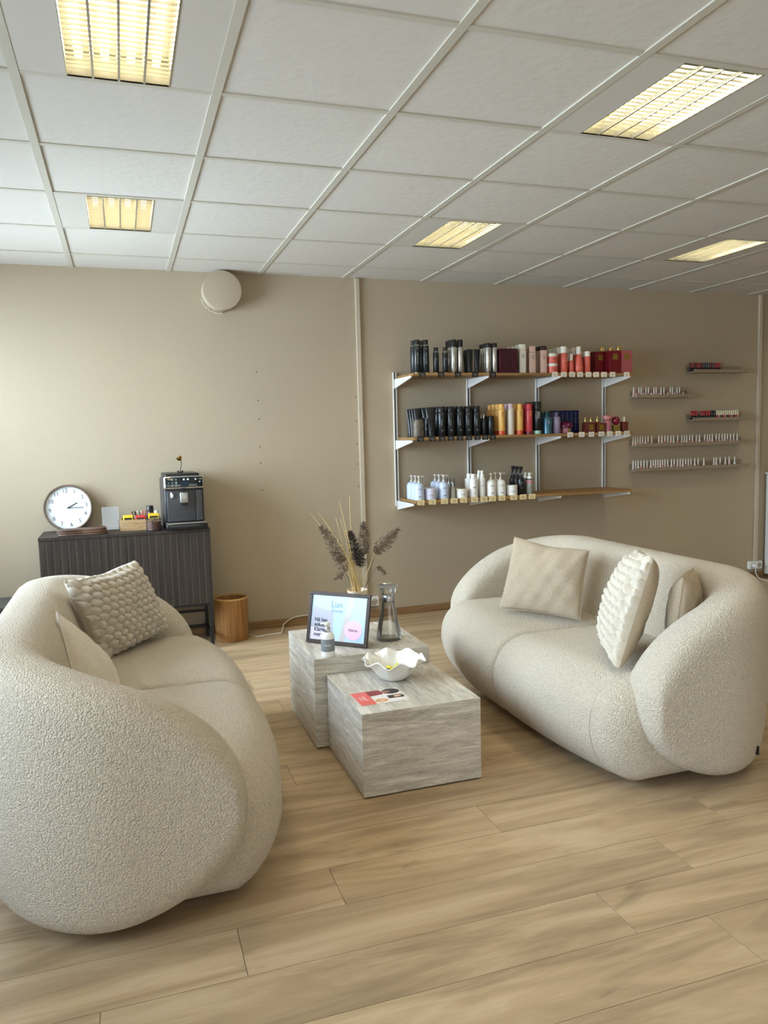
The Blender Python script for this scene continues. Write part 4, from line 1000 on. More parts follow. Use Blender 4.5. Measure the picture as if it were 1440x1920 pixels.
# ------------------------------------------------------------------ products
def M2(n, c, r=0.35, **k): return mat(n, c, r, **k)
m_sil = M2('silver_can', (196, 194, 188), 0.25, metal=0.85); m_blk = M2('satin_black', (20, 21, 23), 0.3); m_blkg = M2('slate_black', (24, 28, 30), 0.28); m_cap = M2('matt_black_cap', (26, 24, 24), 0.45)
m_burg = M2('burgundy_carton', (66, 18, 32), 0.35); m_off = M2('offwhite_plastic', (226, 220, 206), 0.35); m_pkb = M2('pink_beige_plastic', (206, 172, 156), 0.35); m_brc = M2('dark_brown_cap', (52, 30, 34), 0.35)
m_cor = M2('coral_plastic', (216, 100, 80), 0.35); m_red = M2('deep_red_carton', (104, 12, 26), 0.3); m_rose = M2('dusty_rose_carton', (158, 80, 84), 0.35); m_gold = M2('gold_metal', (214, 186, 120), 0.2, metal=0.9); m_goldl = M2('gold_label', (120, 96, 30), 0.4)
m_taupe = M2('taupe_pouch', (172, 152, 132), 0.5); m_yel = M2('amber_can', (226, 176, 92), 0.35); m_lil = M2('lilac_cap', (206, 178, 190), 0.35); m_cream = M2('cream_can', (214, 204, 186), 0.35); m_orr = M2('vermilion_band', (206, 74, 44), 0.35)
m_crim = M2('crimson_can', (196, 64, 72), 0.35); m_dcr = M2('dark_crimson', (110, 20, 34), 0.35); m_mint = M2('mint_band', (150, 190, 170), 0.35); m_teal = M2('teal_cap', (22, 62, 74), 0.25); m_tealb = M2('blue_metal_bottle', (66, 104, 122), 0.3, metal=0.4)
m_pur = M2('grey_purple_cap', (84, 76, 104), 0.35); m_purb = M2('lavender_bottle', (140, 126, 150), 0.3); m_plum = M2('plum_lid', (92, 18, 48), 0.15); m_pinkg = M2('pink_glass', (176, 104, 116), 0.2); m_navy = M2('navy_carton', (16, 24, 74), 0.2); m_brn = M2('red_brown_carton', (100, 40, 30), 0.35)
m_bw = M2('ice_blue_plastic', (196, 208, 228), 0.4); m_lav = M2('lavender_white_plastic', (206, 204, 220), 0.4); m_wh = M2('pure_white_plastic', (232, 230, 224), 0.35); m_ink = M2('grey_label_print', (84, 84, 88), 0.5); m_inkl = M2('pale_label_print', (150, 152, 150), 0.5); m_grn = M2('grey_green_bottle', (150, 158, 146), 0.35); m_pkband = M2('pink_band', (196, 132, 134), 0.4)
FACE = -0.36     # products look a little towards the room
def lines(b, r, z, spec):
    """small illegible printed lines wrapped on the front of a bottle"""
    for (w_, dz, th) in spec:
        n = 5
        for i in range(n):
            a0 = (-w_ + 2*w_*i/n)/r; a1 = (-w_ + 2*w_*(i+1)/n)/r; V = []
            for a in (a0, a1):
                for zz in (z+dz-th, z+dz+th): V.append(((r+0.0004)*sin(a), -(r+0.0004)*cos(a), zz))
            b.add(V, [(0,2,3,1)])
def wrap(b, s, size, r, z, vert=True, off=0.0):
    V, F = textvf(s, size, 0.0001)
    W = []
    for x, y, q in V:
        if vert: u, v = -y, x
        else: u, v = x, y
        W.append(((r+0.0003+q)*sin((u+off)/r), -(r+0.0003+q)*cos((u+off)/r), z+v))
    b.add(W, F)
def can(h, r, hc, body, cap, shoulder=None, band=None, mark=None, rc=0.78):
    P = []
    zb = h-hc
    P.append(('body', MB().lathe([(r*0.94,0),(r,0.002),(r,zb-0.012),(r*0.93,zb-0.005),(r*0.7,zb)], 20), body))
    if shoulder: P.append(('shoulder', MB().lathe([(r*1.003,zb-0.016),(r*0.95,zb-0.006),(r*0.72,zb+0.001)], 20), shoulder))
    P.append(('cap', MB().lathe([(r*rc,zb-0.002),(r*rc,h-0.003),(r*rc*0.92,h)], 20), cap))
    if band: P.append(('band', MB().lathe([(r*1.006,0.001),(r*1.006,band[0])], 20), band[1]))
    if mark:
        b = MB(); mark(b, r); P.append(('print', b, mark.m))
    return P
def mk(fn, m): fn.m = m; return fn
def carton(w_, d, h, m, extra=None):
    P = [('carton', MB().rbox(-w_/2, w_/2, -d/2, d/2, 0, h, 0.0012, 1), m)]
    return P + (extra or [])
def jar(h, r, body, lid, lidh=0.3):
    b = MB(); lines(b, r, h*0.36, [(r*0.45, 0.006, 0.001), (r*0.3, -0.002, 0.0008)])
    return [('jar', MB().lathe([(r*0.9,0),(r*0.98,0.003),(r*0.98,h*(1-lidh))], 28), body), ('lid', MB().lathe([(r,h*(1-lidh)-0.001),(r*1.02,h*(1-lidh)+0.001),(r*1.02,h-0.003),(r*0.97,h)], 28), lid), ('print', b, m_ink)]
def pump(h, r, body, head, neck=None):
    hb = h*0.72; b = MB()
    b.lathe([(0.009,hb-0.004),(0.009,hb+0.014),(0.004,hb+0.016),(0.004,h-0.010),(0.011,h-0.008),(0.011,h-0.002),(0.008,h)], 14); b.tube([(0,0,h-0.004),(0.030,0,h-0.003),(0.036,0,h-0.006)], [0.004,0.0034,0.003], 8)
    q = MB(); lines(q, r, hb*0.62, [(r*0.42, 0.006, 0.0012), (r*0.38, 0.0, 0.0009)]); lines(q, r, hb*0.22, [(r*0.3, 0, 0.0025)])
    return [('bottle', MB().lathe([(r*0.9,0),(r,0.004),(r,hb*0.76),(r*0.88,hb*0.90),(r*0.45,hb),(0.009,hb)], 24), body), ('pump_head', b, head), ('print', q, m_ink)]
def tube_(h, w_, m, flip=True):
    V = []; F = []; n = 20; L = 8     # flat crimp on top, round foot below
    for j in range(L+1):
        q = j/L; z = 0.020 + (h-0.020)*q; rx = w_*0.36*(1-q) + w_*0.5*q; ry = w_*0.36*(1-q)**0.8 + 0.0012
        for k in range(n): V.append((rx*cos(2*pi*k/n), ry*sin(2*pi*k/n), z))
    for j in range(L):
        for k in range(n): F.append((j*n+k, j*n+(k+1)%n, (j+1)*n+(k+1)%n, (j+1)*n+k))
    F.append(tuple(range(n))[::-1]); F.append(tuple(L*n+k for k in range(n)))
    q = MB()
    for (zz, hw) in ((0.72, 0.010), (0.30, 0.008), (0.34, 0.006)): q.box(-hw, hw, -w_*0.36-0.0002, -w_*0.36*(1-zz)**0.8+0.0, h*zz-0.0008, h*zz+0.0008)
    return [('tube', MB().add(V, F), m), ('cap', MB().lathe([(w_*0.37,0),(w_*0.38,0.002),(w_*0.38,0.019),(w_*0.36,0.021)], 20), m_cap)]
def tri(h, r, body, head):
    b = MB(); hb = h*0.66
    b.lathe([(0.012,hb-0.002),(0.012,hb+0.018),(0.009,hb+0.022)], 14); b.rbox(-0.010, 0.010, -0.022, 0.020, hb+0.040, hb+0.066, 0.006, 2); b.rbox(-0.008, 0.008, -0.006, 0.012, hb+0.018, hb+0.044, 0.003); b.tube([(0,-0.014,hb+0.045),(0,-0.024,hb+0.028),(0,-0.026,hb+0.008)], 0.004, 6); b.rbox(-0.006, 0.006, -0.032, -0.020, hb+0.050, hb+0.062, 0.002)
    q = MB(); lines(q, r, hb*0.5, [(0.008, 0.02, 0.001), (0.010, 0.012, 0.001), (0.006, -0.02, 0.0014)])
    return [('bottle', MB().lathe([(r*0.92,0),(r,0.003),(r,hb*0.72),(r*0.8,hb*0.88),(0.012,hb)], 22), body), ('trigger', b, head), ('print', q, m_inkl)]
def square_bottle(h, w_, body, cap, hc, txt):
    P = [('bottle', MB().rbox(-w_/2, w_/2, -w_*0.36, w_*0.36, 0, h-hc, 0.004, 2), body), ('cap', MB().rbox(-w_*0.46, w_*0.46, -w_*0.33, w_*0.33, h-hc, h, 0.003, 2), cap)]
    if txt:
        V, F = textvf(txt, 0.024, 0.0001, 'CENTER'); P.append(('lettering', MB().add(V, F, T(0.004, -w_*0.36-0.0003, h*0.60) @ UP @ Rz(pi/2)), m_ink))
    return P
def K_spray_black():
    f = mk(lambda b, r: (wrap(b, 'SESSION LABEL', 0.012, r, 0.10), lines(b, r, 0.165, [(0.006, 0, 0.0015)])), m_inkl); return can(0.228, 0.0255, 0.034, m_blkg, m_cap, m_sil, (0.003, m_sil), f)
def K_mini(): return can(0.177, 0.0205, 0.026, m_blk, m_cap, m_sil, (0.003, m_sil), mk(lambda b, r: lines(b, r, 0.08, [(0.006, 0.02, 0.001), (0.005, 0.01, 0.001)]), m_inkl))
def K_silver(): return can(0.233, 0.0225, 0.048, m_sil, m_blk, rc=0.85)
def K_silver2(): return can(0.212, 0.0210, 0.026, m_sil, m_cap, rc=0.9)
def K_tube(): return tube_(0.167, 0.050, m_blk)
def K_burg(): return carton(0.047, 0.060, 0.172, m_burg)
def K_hcw(): return square_bottle(0.207, 0.050, m_off, m_off, 0.045, 'BC')
def K_hcp(): return square_bottle(0.195, 0.050, m_pkb, m_pkb, 0.045, 'BC')
def K_hcc(): return square_bottle(0.196, 0.050, m_pkb, m_brc, 0.030, 'BC')
def K_cjar(): return jar(0.071, 0.041, m_cor, m_off)
def K_coral(): return can(0.194, 0.0265, 0.046, m_cor, m_off, rc=0.97, mark=mk(lambda b, r: lines(b, r, 0.09, [(0.006, 0, 0.004), (0.008, 0.02, 0.001)]), m_pkb))
def K_cspray(): return can(0.142, 0.0185, 0.050, m_cor, m_off, rc=0.70, mark=mk(lambda b, r: lines(b, r, 0.06, [(0.006, 0, 0.001)]), m_pkb))
def K_bulb():
    b = MB(); lines(b, 0.0335, 0.045, [(0.004, 0, 0.004)])
    return [('bottle', MB().lathe([(0.024,0),(0.030,0.006),(0.034,0.035),(0.030,0.075),(0.020,0.120),(0.017,0.142)], 28), m_cor), ('cap', MB().lathe([(0.0185,0.140),(0.0195,0.143),(0.0185,0.192),(0.017,0.195)], 24), m_off), ('print', b, m_pkb)]
def K_coral2(): return can(0.161, 0.0245, 0.036, m_cor, m_off, rc=0.95, mark=mk(lambda b, r: lines(b, r, 0.07, [(0.007, 0, 0.001), (0.008, 0.02, 0.001)]), m_pkb))
def gl(w_, d, h): return [('gold_label', MB().box(-w_*0.22, w_*0.22, -d/2-0.0006, -d/2-0.0001, h*0.60, h*0.86), m_goldl)]
def K_rbox(): return carton(0.100, 0.070, 0.166, m_red, gl(0.100, 0.070, 0.166))
def K_rosebox(): return carton(0.096, 0.070, 0.168, m_rose, gl(0.1, 0.070, 0.168))
def K_gold(): return [('bottle', MB().rbox(-0.022, 0.022, -0.014, 0.014, 0, 0.155, 0.003), m_red), ('cap', MB().lathe([(0.009,0.155),(0.009,0.170),(0.0125,0.176),(0.0125,0.208),(0.010,0.213)], 16), m_gold)]
def K_pouch(): return [('pouch', MB().lathe([(0.026,0),(0.036,0.010),(0.037,0.045),(0.031,0.060),(0.036,0.072),(0.034,0.100),(0.026,0.122)], 24, sy=0.6), m_taupe), ('clear_box', MB().box(-0.046, 0.046, -0.0305, 0.0305, 0, 0.134), M_acryl)]
def K_btube(): return tube_(0.208, 0.074, m_blk)
def K_bbot(): return can(0.211, 0.0300, 0.034, m_blkg, m_blk, rc=0.92, mark=mk(lambda b, r: (wrap(b, 'SESSION', 0.011, r, 0.095, True, -0.004), lines(b, r, 0.155, [(0.006, 0, 0.001)]), lines(b, r, 0.04, [(0.008, 0, 0.001), (0.006, 0.006, 0.001)])), m_inkl))
def K_sblk(): return can(0.155, 0.0175, 0.032, m_blkg, m_sil, rc=0.4)
def K_sblk2(): return can(0.139, 0.0240, 0.016, m_blkg, m_blk, rc=0.95)
def K_yel(): return can(0.223, 0.0265, 0.034, m_yel, m_yel, rc=0.78, band=(0.030, m_orr), mark=mk(lambda b, r: wrap(b, 'OSiS', 0.020, r, 0.150, True, 0.004), m_brc))
def K_lil(): return can(0.225, 0.0265, 0.034, m_cream, m_lil, rc=0.78, mark=mk(lambda b, r: wrap(b, 'OSiS', 0.020, r, 0.150, True, 0.004), m_lil))
def K_red(): return can(0.223, 0.0265, 0.034, m_crim, m_crim, rc=0.9, band=(0.022, m_dcr), mark=mk(lambda b, r: wrap(b, 'OSiS', 0.020, r, 0.150, True, 0.004), m_yel))
def K_blk(): return can(0.238, 0.0290, 0.052, m_blk, m_cap, rc=0.98, band=(0.026, m_mint), mark=mk(lambda b, r: wrap(b, 'OSiS', 0.026, r, 0.140, True, 0.002), m_off))
def K_teal(): return can(0.163, 0.0345, 0.040, m_tealb, m_teal, rc=0.6, mark=mk(lambda b, r: lines(b, r, 0.08, [(0.008, 0, 0.001), (0.01, 0.01, 0.001)]), m_off))
def K_purp(): return can(0.158, 0.0290, 0.032, m_purb, m_pur, rc=0.6, mark=mk(lambda b, r: lines(b, r, 0.07, [(0.008, 0, 0.001), (0.008, 0.01, 0.001)]), m_off))
def K_pjar(): return [('jar', MB().lathe([(0.036,0),(0.041,0.004),(0.042,0.040)], 28), m_pinkg), ('lid', MB().lathe([(0.045,0.038),(0.056,0.044),(0.057,0.056),(0.050,0.072),(0.034,0.084),(0.012,0.090)], 32), m_plum), ('gold_label', MB().box(0.006, 0.026, -0.0415, -0.0400, 0.008, 0.034), m_goldl)]
def K_navy(): return carton(0.036, 0.060, 0.172, m_navy, [('stripe', MB().box(-0.012, -0.010, -0.0306, -0.0301, 0.02, 0.16), m_inkl)])
def K_brnbox(): return carton(0.074, 0.050, 0.072, m_brn, [('gold_label', MB().box(-0.019, 0.019, -0.0256, -0.0251, 0.018, 0.060), m_goldl)])
def K_goldcap(): return [('bottle', MB().rbox(-0.020, 0.020, -0.012, 0.012, 0, 0.078, 0.003), m_brn), ('cap', MB().lathe([(0.007,0.078),(0.008,0.082),(0.007,0.112),(0.004,0.118)], 14), m_gold)]
def K_pink(): return [('bottle', MB().lathe([(0.024,0),(0.028,0.004),(0.028,0.058),(0.030,0.072),(0.022,0.086)], 24), m_pinkg), ('stopper', MB().lathe([(0.016,0.084),(0.034,0.098),(0.038,0.110),(0.034,0.124),(0.016,0.134)], 24), M2('pale_pink_glass', (178, 116, 112), 0.15))]
def K_ball(): return [('bottle', MB().rbox(-0.026, 0.026, -0.018, 0.018, 0, 0.052, 0.003), m_goldl), ('ball_cap', MB().lathe([(0.008,0.052),(0.020,0.060),(0.0295,0.076),(0.0310,0.088),(0.027,0.104),(0.014,0.116)], 24), M2('ruby_cap', (112, 16, 34), 0.12))]
def K_brown(): return carton(0.046, 0.040, 0.076, m_brn, [('stick', MB().lathe([(0.0065,0.076),(0.0065,0.112),(0.005,0.114)], 12, T(-0.004,-0.006,0)), M2('ivory_stick', (230, 222, 204), 0.3))])
def K_pumpb(): return pump(0.172, 0.0365, m_bw, M2('grey_white_pump', (214, 212, 206), 0.4))
def K_cpump(): return pump(0.170, 0.0365, m_wh, M2('cream_pump', (214, 200, 180), 0.4))
def K_ljar(): return jar(0.082, 0.0415, m_lav, m_lav, 0.12)
def K_wjar(): return jar(0.067, 0.0410, m_wh, m_off, 0.22)
def K_wjar2(): return jar(0.077, 0.0430, m_wh, m_wh, 0.15)
def K_clear(): return [('bottle', MB().lathe([(0.016,0),(0.018,0.002),(0.018,0.070),(0.012,0.084)], 20), M2('frosted_bottle', (172, 172, 158), 0.3)), ('spray_head', MB().lathe([(0.008,0.083),(0.008,0.104),(0.006,0.112)], 14), m_wh), ('overcap', MB().lathe([(0.0175,0.086),(0.0175,0.140),(0.016,0.142)], 20), M_acryl)]
def K_wcyl(): return can(0.171, 0.0320, 0.032, m_wh, m_wh, rc=0.56, mark=mk(lambda b, r: (lines(b, r, 0.07, [(0.011, 0.006, 0.003), (0.009, -0.003, 0.001)]), lines(b, r, 0.03, [(0.006, 0, 0.001)])), m_ink))
def K_wspr():
    P = can(0.165, 0.0230, 0.022, m_wh, m_wh, rc=0.7, mark=mk(lambda b, r: lines(b, r, 0.08, [(0.009, 0, 0.001), (0.006, 0.006, 0.001)]), m_ink)); P.append(('spray_head', MB().lathe([(0.010,0.164),(0.011,0.185),(0.008,0.192)], 14).tube([(0,0,0.182),(0.012,0,0.186)], 0.004, 6), m_wh)); return P
def K_trig(): return tri(0.220, 0.0265, m_blk, m_blk)
def K_foam():
    P = can(0.118, 0.0245, 0.004, m_grn, m_cap, rc=0.98, mark=mk(lambda b, r: lines(b, r, 0.045, [(0.008, 0, 0.001), (0.006, 0.008, 0.001)]), m_ink))
    P.append(('band', MB().lathe([(0.0247,0.080),(0.0247,0.104)], 20), m_pkband)); P.append(('foam_head', MB().lathe([(0.0225,0.118),(0.021,0.128),(0.010,0.140),(0.010,0.158),(0.008,0.162)], 18).tube([(0,0,0.154),(0.018,0,0.156)], 0.0045, 6), m_wh)); return P
CACHE = {}
def place(kind, name, desc, cat, x, y, z, group, rz=None):
    t = thing(name, desc, cat, (x, y, z+0.0003), FACE*0.5 if rz is None else rz, group)
    if kind not in CACHE:
        CACHE[kind] = [mb.build(nm, m, t, True) for nm, mb, m in globals()['K_' + kind]()]
    else:
        for s_ in CACHE[kind]:
            q = s_.copy(); COL.objects.link(q); q.parent = t
    return t
DEP = ['at the front', 'second from the front', 'third from the front', 'at the back']
# (kind, name, category, description, [x of each column], depth of the item, how many deep)
ROWS = [
 (0, 'spray_black', 'spray_can', 'spray can', 'tall black spray can with silver shoulder', [1.975, 2.040], 0.056, [2, 2]),
 (0, 'mini', 'spray_can', 'spray can', 'short black spray can', [2.118, 2.187], 0.05, [1, 1]),
 (0, 'silver', 'spray_can', 'spray can', 'tall silver spray can with long black cap', [2.252, 2.302], 0.05, [3, 2]),
 (0, 'tube', 'squeeze_tube', 'tube', 'black squeeze tube', [2.374, 2.432], 0.05, [2, 1]),
 (0, 'silver2', 'spray_can', 'spray can', 'silver spray can with short black cap', [2.520, 2.570], 0.05, [3, 2]),
 (0, 'burg', 'burgundy_carton', 'carton', 'dark burgundy carton', [2.622, 2.671, 2.720], 0.066, [2, 1, 2]),
 (0, 'hcw', 'hair_bottle', 'bottle', 'off-white square bottle', [2.793], 0.056, [4]),
 (0, 'hcp', 'hair_bottle', 'bottle', 'pink-beige square bottle', [2.875], 0.056, [2]),
 (0, 'hcc', 'hair_bottle', 'bottle', 'beige square bottle with dark brown cap', [2.967], 0.056, [3]),
 (0, 'coral', 'coral_bottle', 'bottle', 'tall coral bottle with white cap', [3.140], 0.058, [4]),
 (0, 'cspray', 'coral_bottle', 'bottle', 'small coral bottle with white cap', [3.203], 0.05, [2]),
 (0, 'bulb', 'coral_bottle', 'bottle', 'pear-shaped coral bottle', [3.268], 0.070, [3]),
 (0, 'coral2', 'coral_bottle', 'bottle', 'mid-height coral bottle right of the pear-shaped one', [3.342], 0.056, [2]),
 (1, 'btube', 'squeeze_tube', 'tube', 'tall black squeeze tube', [2.070], 0.070, [4]),
 (1, 'bbot', 'shampoo_bottle', 'bottle', 'tall slate-black bottle', [2.152, 2.220, 2.289, 2.356, 2.422], 0.066, [4, 4, 3, 3, 2]),
 (1, 'sblk', 'slim_bottle', 'bottle', 'slim black bottle with silver tip', [2.480], 0.05, [2]),
 (1, 'sblk2', 'slim_bottle', 'bottle', 'small black bottle left of the amber cans', [2.538], 0.055, [2]),
 (1, 'yel', 'spray_can', 'spray can', 'amber yellow spray can', [2.622, 2.768], 0.058, [4, 2]),
 (1, 'lil', 'spray_can', 'spray can', 'cream spray can with lilac cap', [2.696], 0.058, [2]),
 (1, 'red', 'spray_can', 'spray can', 'crimson spray can', [2.846], 0.058, [3]),
 (1, 'blk', 'spray_can', 'spray can', 'black spray can with mint foot', [2.916], 0.062, [3]),
 (1, 'teal', 'round_bottle', 'bottle', 'blue bottle with teal cap', [3.000], 0.074, [2]),
 (1, 'purp', 'round_bottle', 'bottle', 'lavender bottle with grey-purple cap', [3.077], 0.064, [2]),
 (2, 'pumpb', 'pump_bottle', 'bottle', 'ice-blue pump bottle', [1.972, 2.158], 0.078, [3, 3]),
 (2, 'ljar', 'cream_jar', 'jar', 'lavender-white jar', [2.058], 0.09, [2]),
 (2, 'clear', 'mist_bottle', 'bottle', 'small frosted mist bottle', [2.228], 0.06, [2]),
 (2, 'wjar', 'cream_jar', 'jar', 'white jar right of the mist bottles', [2.297], 0.09, [2]),
 (2, 'wcyl', 'shampoo_bottle', 'bottle', 'white round bottle with narrow cap', [2.390], 0.070, [2]),
 (2, 'wspr', 'mist_bottle', 'bottle', 'slim white spray bottle', [2.461], 0.052, [2]),
 (2, 'cpump', 'pump_bottle', 'bottle', 'white pump bottle with cream pump', [2.532, 2.610], 0.080, [1, 2]),
 (2, 'wjar2', 'cream_jar', 'jar', 'white jar in front of the black trigger sprays', [2.702], 0.09, [1]),
 (2, 'trig', 'trigger_spray', 'spray bottle', 'black trigger spray bottle', [2.776], 0.062, [3]),
 (2, 'foam', 'foam_bottle', 'bottle', 'green-grey foam bottle with pink band', [2.850], 0.06, [2]),
]
COLN = {2: ['left', 'right'], 3: ['left', 'middle', 'right'], 5: ['first', 'second', 'third', 'fourth', 'fifth']}
for (j, kind, name, cat, desc, xs, dep, ns) in ROWS:
    for c, (x, nn) in enumerate(zip(xs, ns)):
        for q in range(nn):
            lab = desc
            if len(xs) > 1: lab += ', %s column' % COLN[len(xs)][c]
            if nn > 1: lab += (',' if len(xs) == 1 else '') + ' %s' % (DEP[q] if q < nn-1 or nn == 4 else 'at the back')
            lab += ', %s shelf' % SN[j]
            y = 5.122 + q*dep
            xx = x + random.uniform(-0.002, 0.002)
            if kind == 'blk' and q: y += 0.0
            place(kind, name, lab, cat, xx, y, SHZ[j], '%ss on the %s shelf' % (desc, SN[j]), 0.0 if kind in ('burg',) else None)
# single items
place('cjar', 'cream_jar', 'coral jar with white lid, lower of two stacked, top shelf', 'jar', 3.046, 5.130, SHZ[0], 'coral jars on the top shelf')
place('cjar', 'cream_jar', 'coral jar with white lid, upper of two stacked, top shelf', 'jar', 3.046, 5.130, SHZ[0]+0.0715, 'coral jars on the top shelf')
place('cjar', 'cream_jar', 'coral jar with white lid behind the stacked pair, top shelf', 'jar', 3.040, 5.222, SHZ[0], 'coral jars on the top shelf')
place('rbox', 'perfume_carton', 'deep red perfume carton left and set back, top shelf', 'carton', 3.492, 5.205, SHZ[0], 'perfume cartons on the top shelf', 0)
place('rbox', 'perfume_carton', 'deep red perfume carton at the front, top shelf', 'carton', 3.570, 5.130, SHZ[0], 'perfume cartons on the top shelf', 0)
place('rosebox', 'perfume_carton', 'dusty rose perfume carton at the right end, top shelf', 'carton', 3.674, 5.130, SHZ[0], 'perfume cartons on the top shelf', 0)
for k, (x, y) in enumerate(((3.569, 5.275), (3.606, 5.306), (3.648, 5.275), (3.683, 5.306), (3.668, 5.200), (3.703, 5.232))):
    place('gold', 'perfume_bottle', '%s gold-capped perfume bottle from the left behind the red cartons' % ORD[k], 'perfume bottle', x, y, SHZ[0], 'gold-capped perfume bottles', 0)
place('pouch', 'clear_gift_box', 'waisted taupe pouch in a clear box at the left end, middle shelf', 'box', 1.978, 5.125, SHZ[1], None, 0.0)
for k in range(4):
    o_ = place('tube', 'squeeze_tube', 'slim black tube behind the clear box, %s from the front, middle shelf' % ORD[k], 'tube', 2.000, 5.20 + 0.05*k, SHZ[1], 'slim black tubes behind the clear box'); o_.scale = (1, 1, 1.22)
place('pjar', 'dome_lid_jar', 'pink jar with plum dome lid, middle shelf', 'jar', 3.168, 5.146, SHZ[1], None)
for k in range(6):
    place('navy', 'navy_carton', '%s navy blue carton from the left, middle shelf' % ORD[k], 'carton', 3.122 + 0.038*k, 5.245, SHZ[1], 'navy cartons on the middle shelf', 0)
for k, x in enumerate((3.357, 3.447)):
    place('brnbox', 'perfume_carton', '%s red-brown perfume carton with gold label, middle shelf' % ('left', 'right')[k], 'carton', x, 5.115, SHZ[1], 'small perfume cartons on the middle shelf', 0)
for k, (x, y) in enumerate(((3.352, 5.165), (3.402, 5.165), (3.458, 5.165), (3.490, 5.215))):
    place('goldcap', 'perfume_bottle', '%s gold-tipped perfume bottle from the left behind the small cartons, middle shelf' % ORD[k], 'perfume bottle', x, y, SHZ[1], 'gold-tipped bottles on the middle shelf', 0)
place('pink', 'stopper_bottle', 'pink bottle with a bulb stopper, middle shelf', 'bottle', 3.520, 5.122, SHZ[1], None)
place('ball', 'stopper_bottle', 'small gold bottle with a ruby ball cap, middle shelf', 'bottle', 3.595, 5.120, SHZ[1], None)
place('brown', 'perfume_carton', 'red-brown carton with an ivory stick, right end of the middle shelf', 'carton', 3.666, 5.115, SHZ[1], None, 0)

# ------------------------------------------------------------------ nail polish ledges
M_ledge = mat('taupe_ledge', (150, 134, 112), 0.55)
LED = [(4.50, 5.075, 1.800, 'top right'), (3.945, 4.512, 1.597, 'upper left'), (4.50, 5.075, 1.402, 'middle right'), (3.940, 5.085, 1.202, 'upper long'), (3.940, 5.085, 1.003, 'lowest long')]
LY = WY - 0.10
for (x0, x1, z, nm) in LED:
    t = thing('picture_ledge', '%s taupe picture ledge for nail polish on the back wall' % nm, 'shelf', ((x0+x1)/2, WY, z), 0, 'taupe picture ledges')
    a = (x1-x0)/2; b = MB(); b.rbox(-a, a, -0.100, 0, 0, 0.012, 0.001); b.rbox(-a, a, -0.012, 0, 0.012, 0.060, 0.001); b.build('ledge', M_ledge, t)
    MB().rbox(-a, a, -0.110, -0.100, 0, 0.026, 0.001).build('front_lip', M_ledge, t)
p_w = M2('white_polish_cap', (236, 232, 226), 0.3); p_cl = M2('sheer_polish_bottle', (206, 190, 180), 0.12); p_rd = M2('red_polish', (176, 22, 30), 0.15); p_bk = M2('black_polish', (20, 18, 22), 0.15)
p_ivc = M2('ivory_polish_cap', (226, 214, 184), 0.3); p_br = M2('bronze_polish_cap', (150, 104, 84), 0.25)
TINT = [M2('nude_polish', (208, 176, 162), 0.12), p_cl, M2('rosy_polish', (196, 140, 132), 0.12), M2('milky_polish', (226, 218, 208), 0.12)]
def polish(z, x, lab, body, cap, grp, style=0, y=None):
    y = LY + 0.052 if y is None else y
    t = thing('nail_polish', lab, 'nail polish', (x, y, z+0.0123), 0, grp)
    key = ('np', style, body.name, cap.name)
    if key not in CACHE:
        if style == 0: prof = [(0.0085,0),(0.0100,0.002),(0.0105,0.016),(0.0095,0.026),(0.0045,0.031)]; cp = [(0.0052,0.030),(0.0055,0.034),(0.0036,0.060),(0.0030,0.074),(0.0020,0.076)]
        else: prof = [(0.0095,0),(0.0105,0.002),(0.0105,0.028),(0.0085,0.033)]; cp = [(0.0085,0.033),(0.0088,0.035),(0.0085,0.070),(0.0075,0.072)]
        CACHE[key] = [MB().lathe(prof, 12).build('bottle', body, t, True), MB().lathe(cp, 12).build('cap', cap, t, True)]
    else:
        for s_ in CACHE[key]: q = s_.copy(); COL.objects.link(q); q.parent = t
p1 = [4.512+0.0228*i for i in range(14)]
caps1 = [M2('plum_polish_cap', (110, 40, 50), 0.3), M2('rust_polish_cap', (170, 60, 60), 0.3), M2('grey_polish_cap', (90, 90, 96), 0.3)]
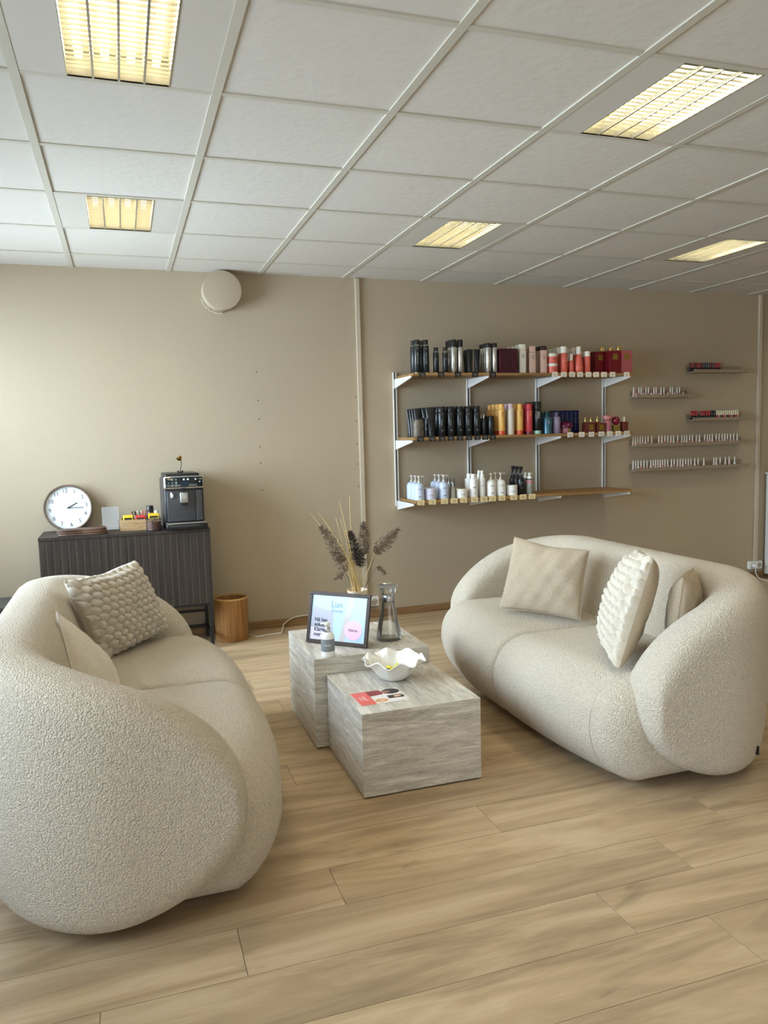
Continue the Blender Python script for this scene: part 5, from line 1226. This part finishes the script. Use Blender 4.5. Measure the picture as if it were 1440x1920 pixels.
for k, x in enumerate(p1): polish(LED[0][2], x, '%s dark nail polish from the left on the top right ledge' % ORD[k], p_bk, caps1[(0,1,0,1,1,0,2,2,2,0,2,1,1,1)[k]], 'dark nail polishes on the top right ledge', 1)
p2 = [3.955,3.978,4.006,4.028,4.051,4.075,4.099,4.126,4.152,4.174,4.197,4.221,4.250,4.288,4.312,4.334,4.357,4.380,4.405,4.441]
for k, x in enumerate(p2): polish(LED[1][2], x, '%s pale nail polish from the left on the upper left ledge' % ORD[k], TINT[k % 4], p_br if k % 3 == 1 else p_w, 'pale nail polishes on the upper left ledge')
p3 = [4.530,4.555,4.580,4.632,4.658,4.685,4.712,4.739,4.764,4.789,4.811,4.833,4.855,4.877,4.899,4.921,4.943,4.965,4.987,5.009]
for k, x in enumerate(p3):
    if k < 7: polish(LED[2][2], x, '%s red-capped nail polish from the left on the middle right ledge' % ORD[k], p_bk, p_rd, 'nail polishes on the middle right ledge', 1)
    elif k < 9: polish(LED[2][2], x, '%s black-capped nail polish on the middle right ledge' % ['left', 'right'][k-7], p_bk, p_bk, 'nail polishes on the middle right ledge', 1)
    else: polish(LED[2][2], x, '%s ivory-capped nail polish from the left on the middle right ledge' % ORD[k-9], [p_rd, TINT[2], p_bk][k % 3], p_ivc, 'nail polishes on the middle right ledge', 1)
p4 = [3.954,3.976,3.999,4.022,4.045,4.072,4.100,4.133,4.204,4.235,4.266,4.294,4.325,4.351,4.393,4.435,4.460,4.484,4.513,4.542,4.582,4.614,4.667,4.696,4.720,4.747,4.788,4.818,4.849,4.877,4.906,4.937,4.971,5.009]
for k, x in enumerate(p4): polish(LED[3][2], x, '%s pale nail polish from the left on the upper long ledge' % ORD[k], TINT[(k*3) % 4], p_w, 'pale nail polishes on the upper long ledge')
p5 = [3.955,3.980,4.004,4.032,4.061,4.091,4.128,4.152,4.175,4.198,4.221,4.244,4.268,4.296,4.333,4.361,4.393,4.421,4.448,4.477,4.503,4.530,4.569,4.604,4.663,4.768,4.791,4.834,4.888,4.929,4.987]
for k, x in enumerate(p5): polish(LED[4][2], x, '%s pale nail polish from the left on the lowest long ledge' % ORD[k], TINT[(k*3+1) % 4], p_w, 'pale nail polishes on the lowest long ledge')
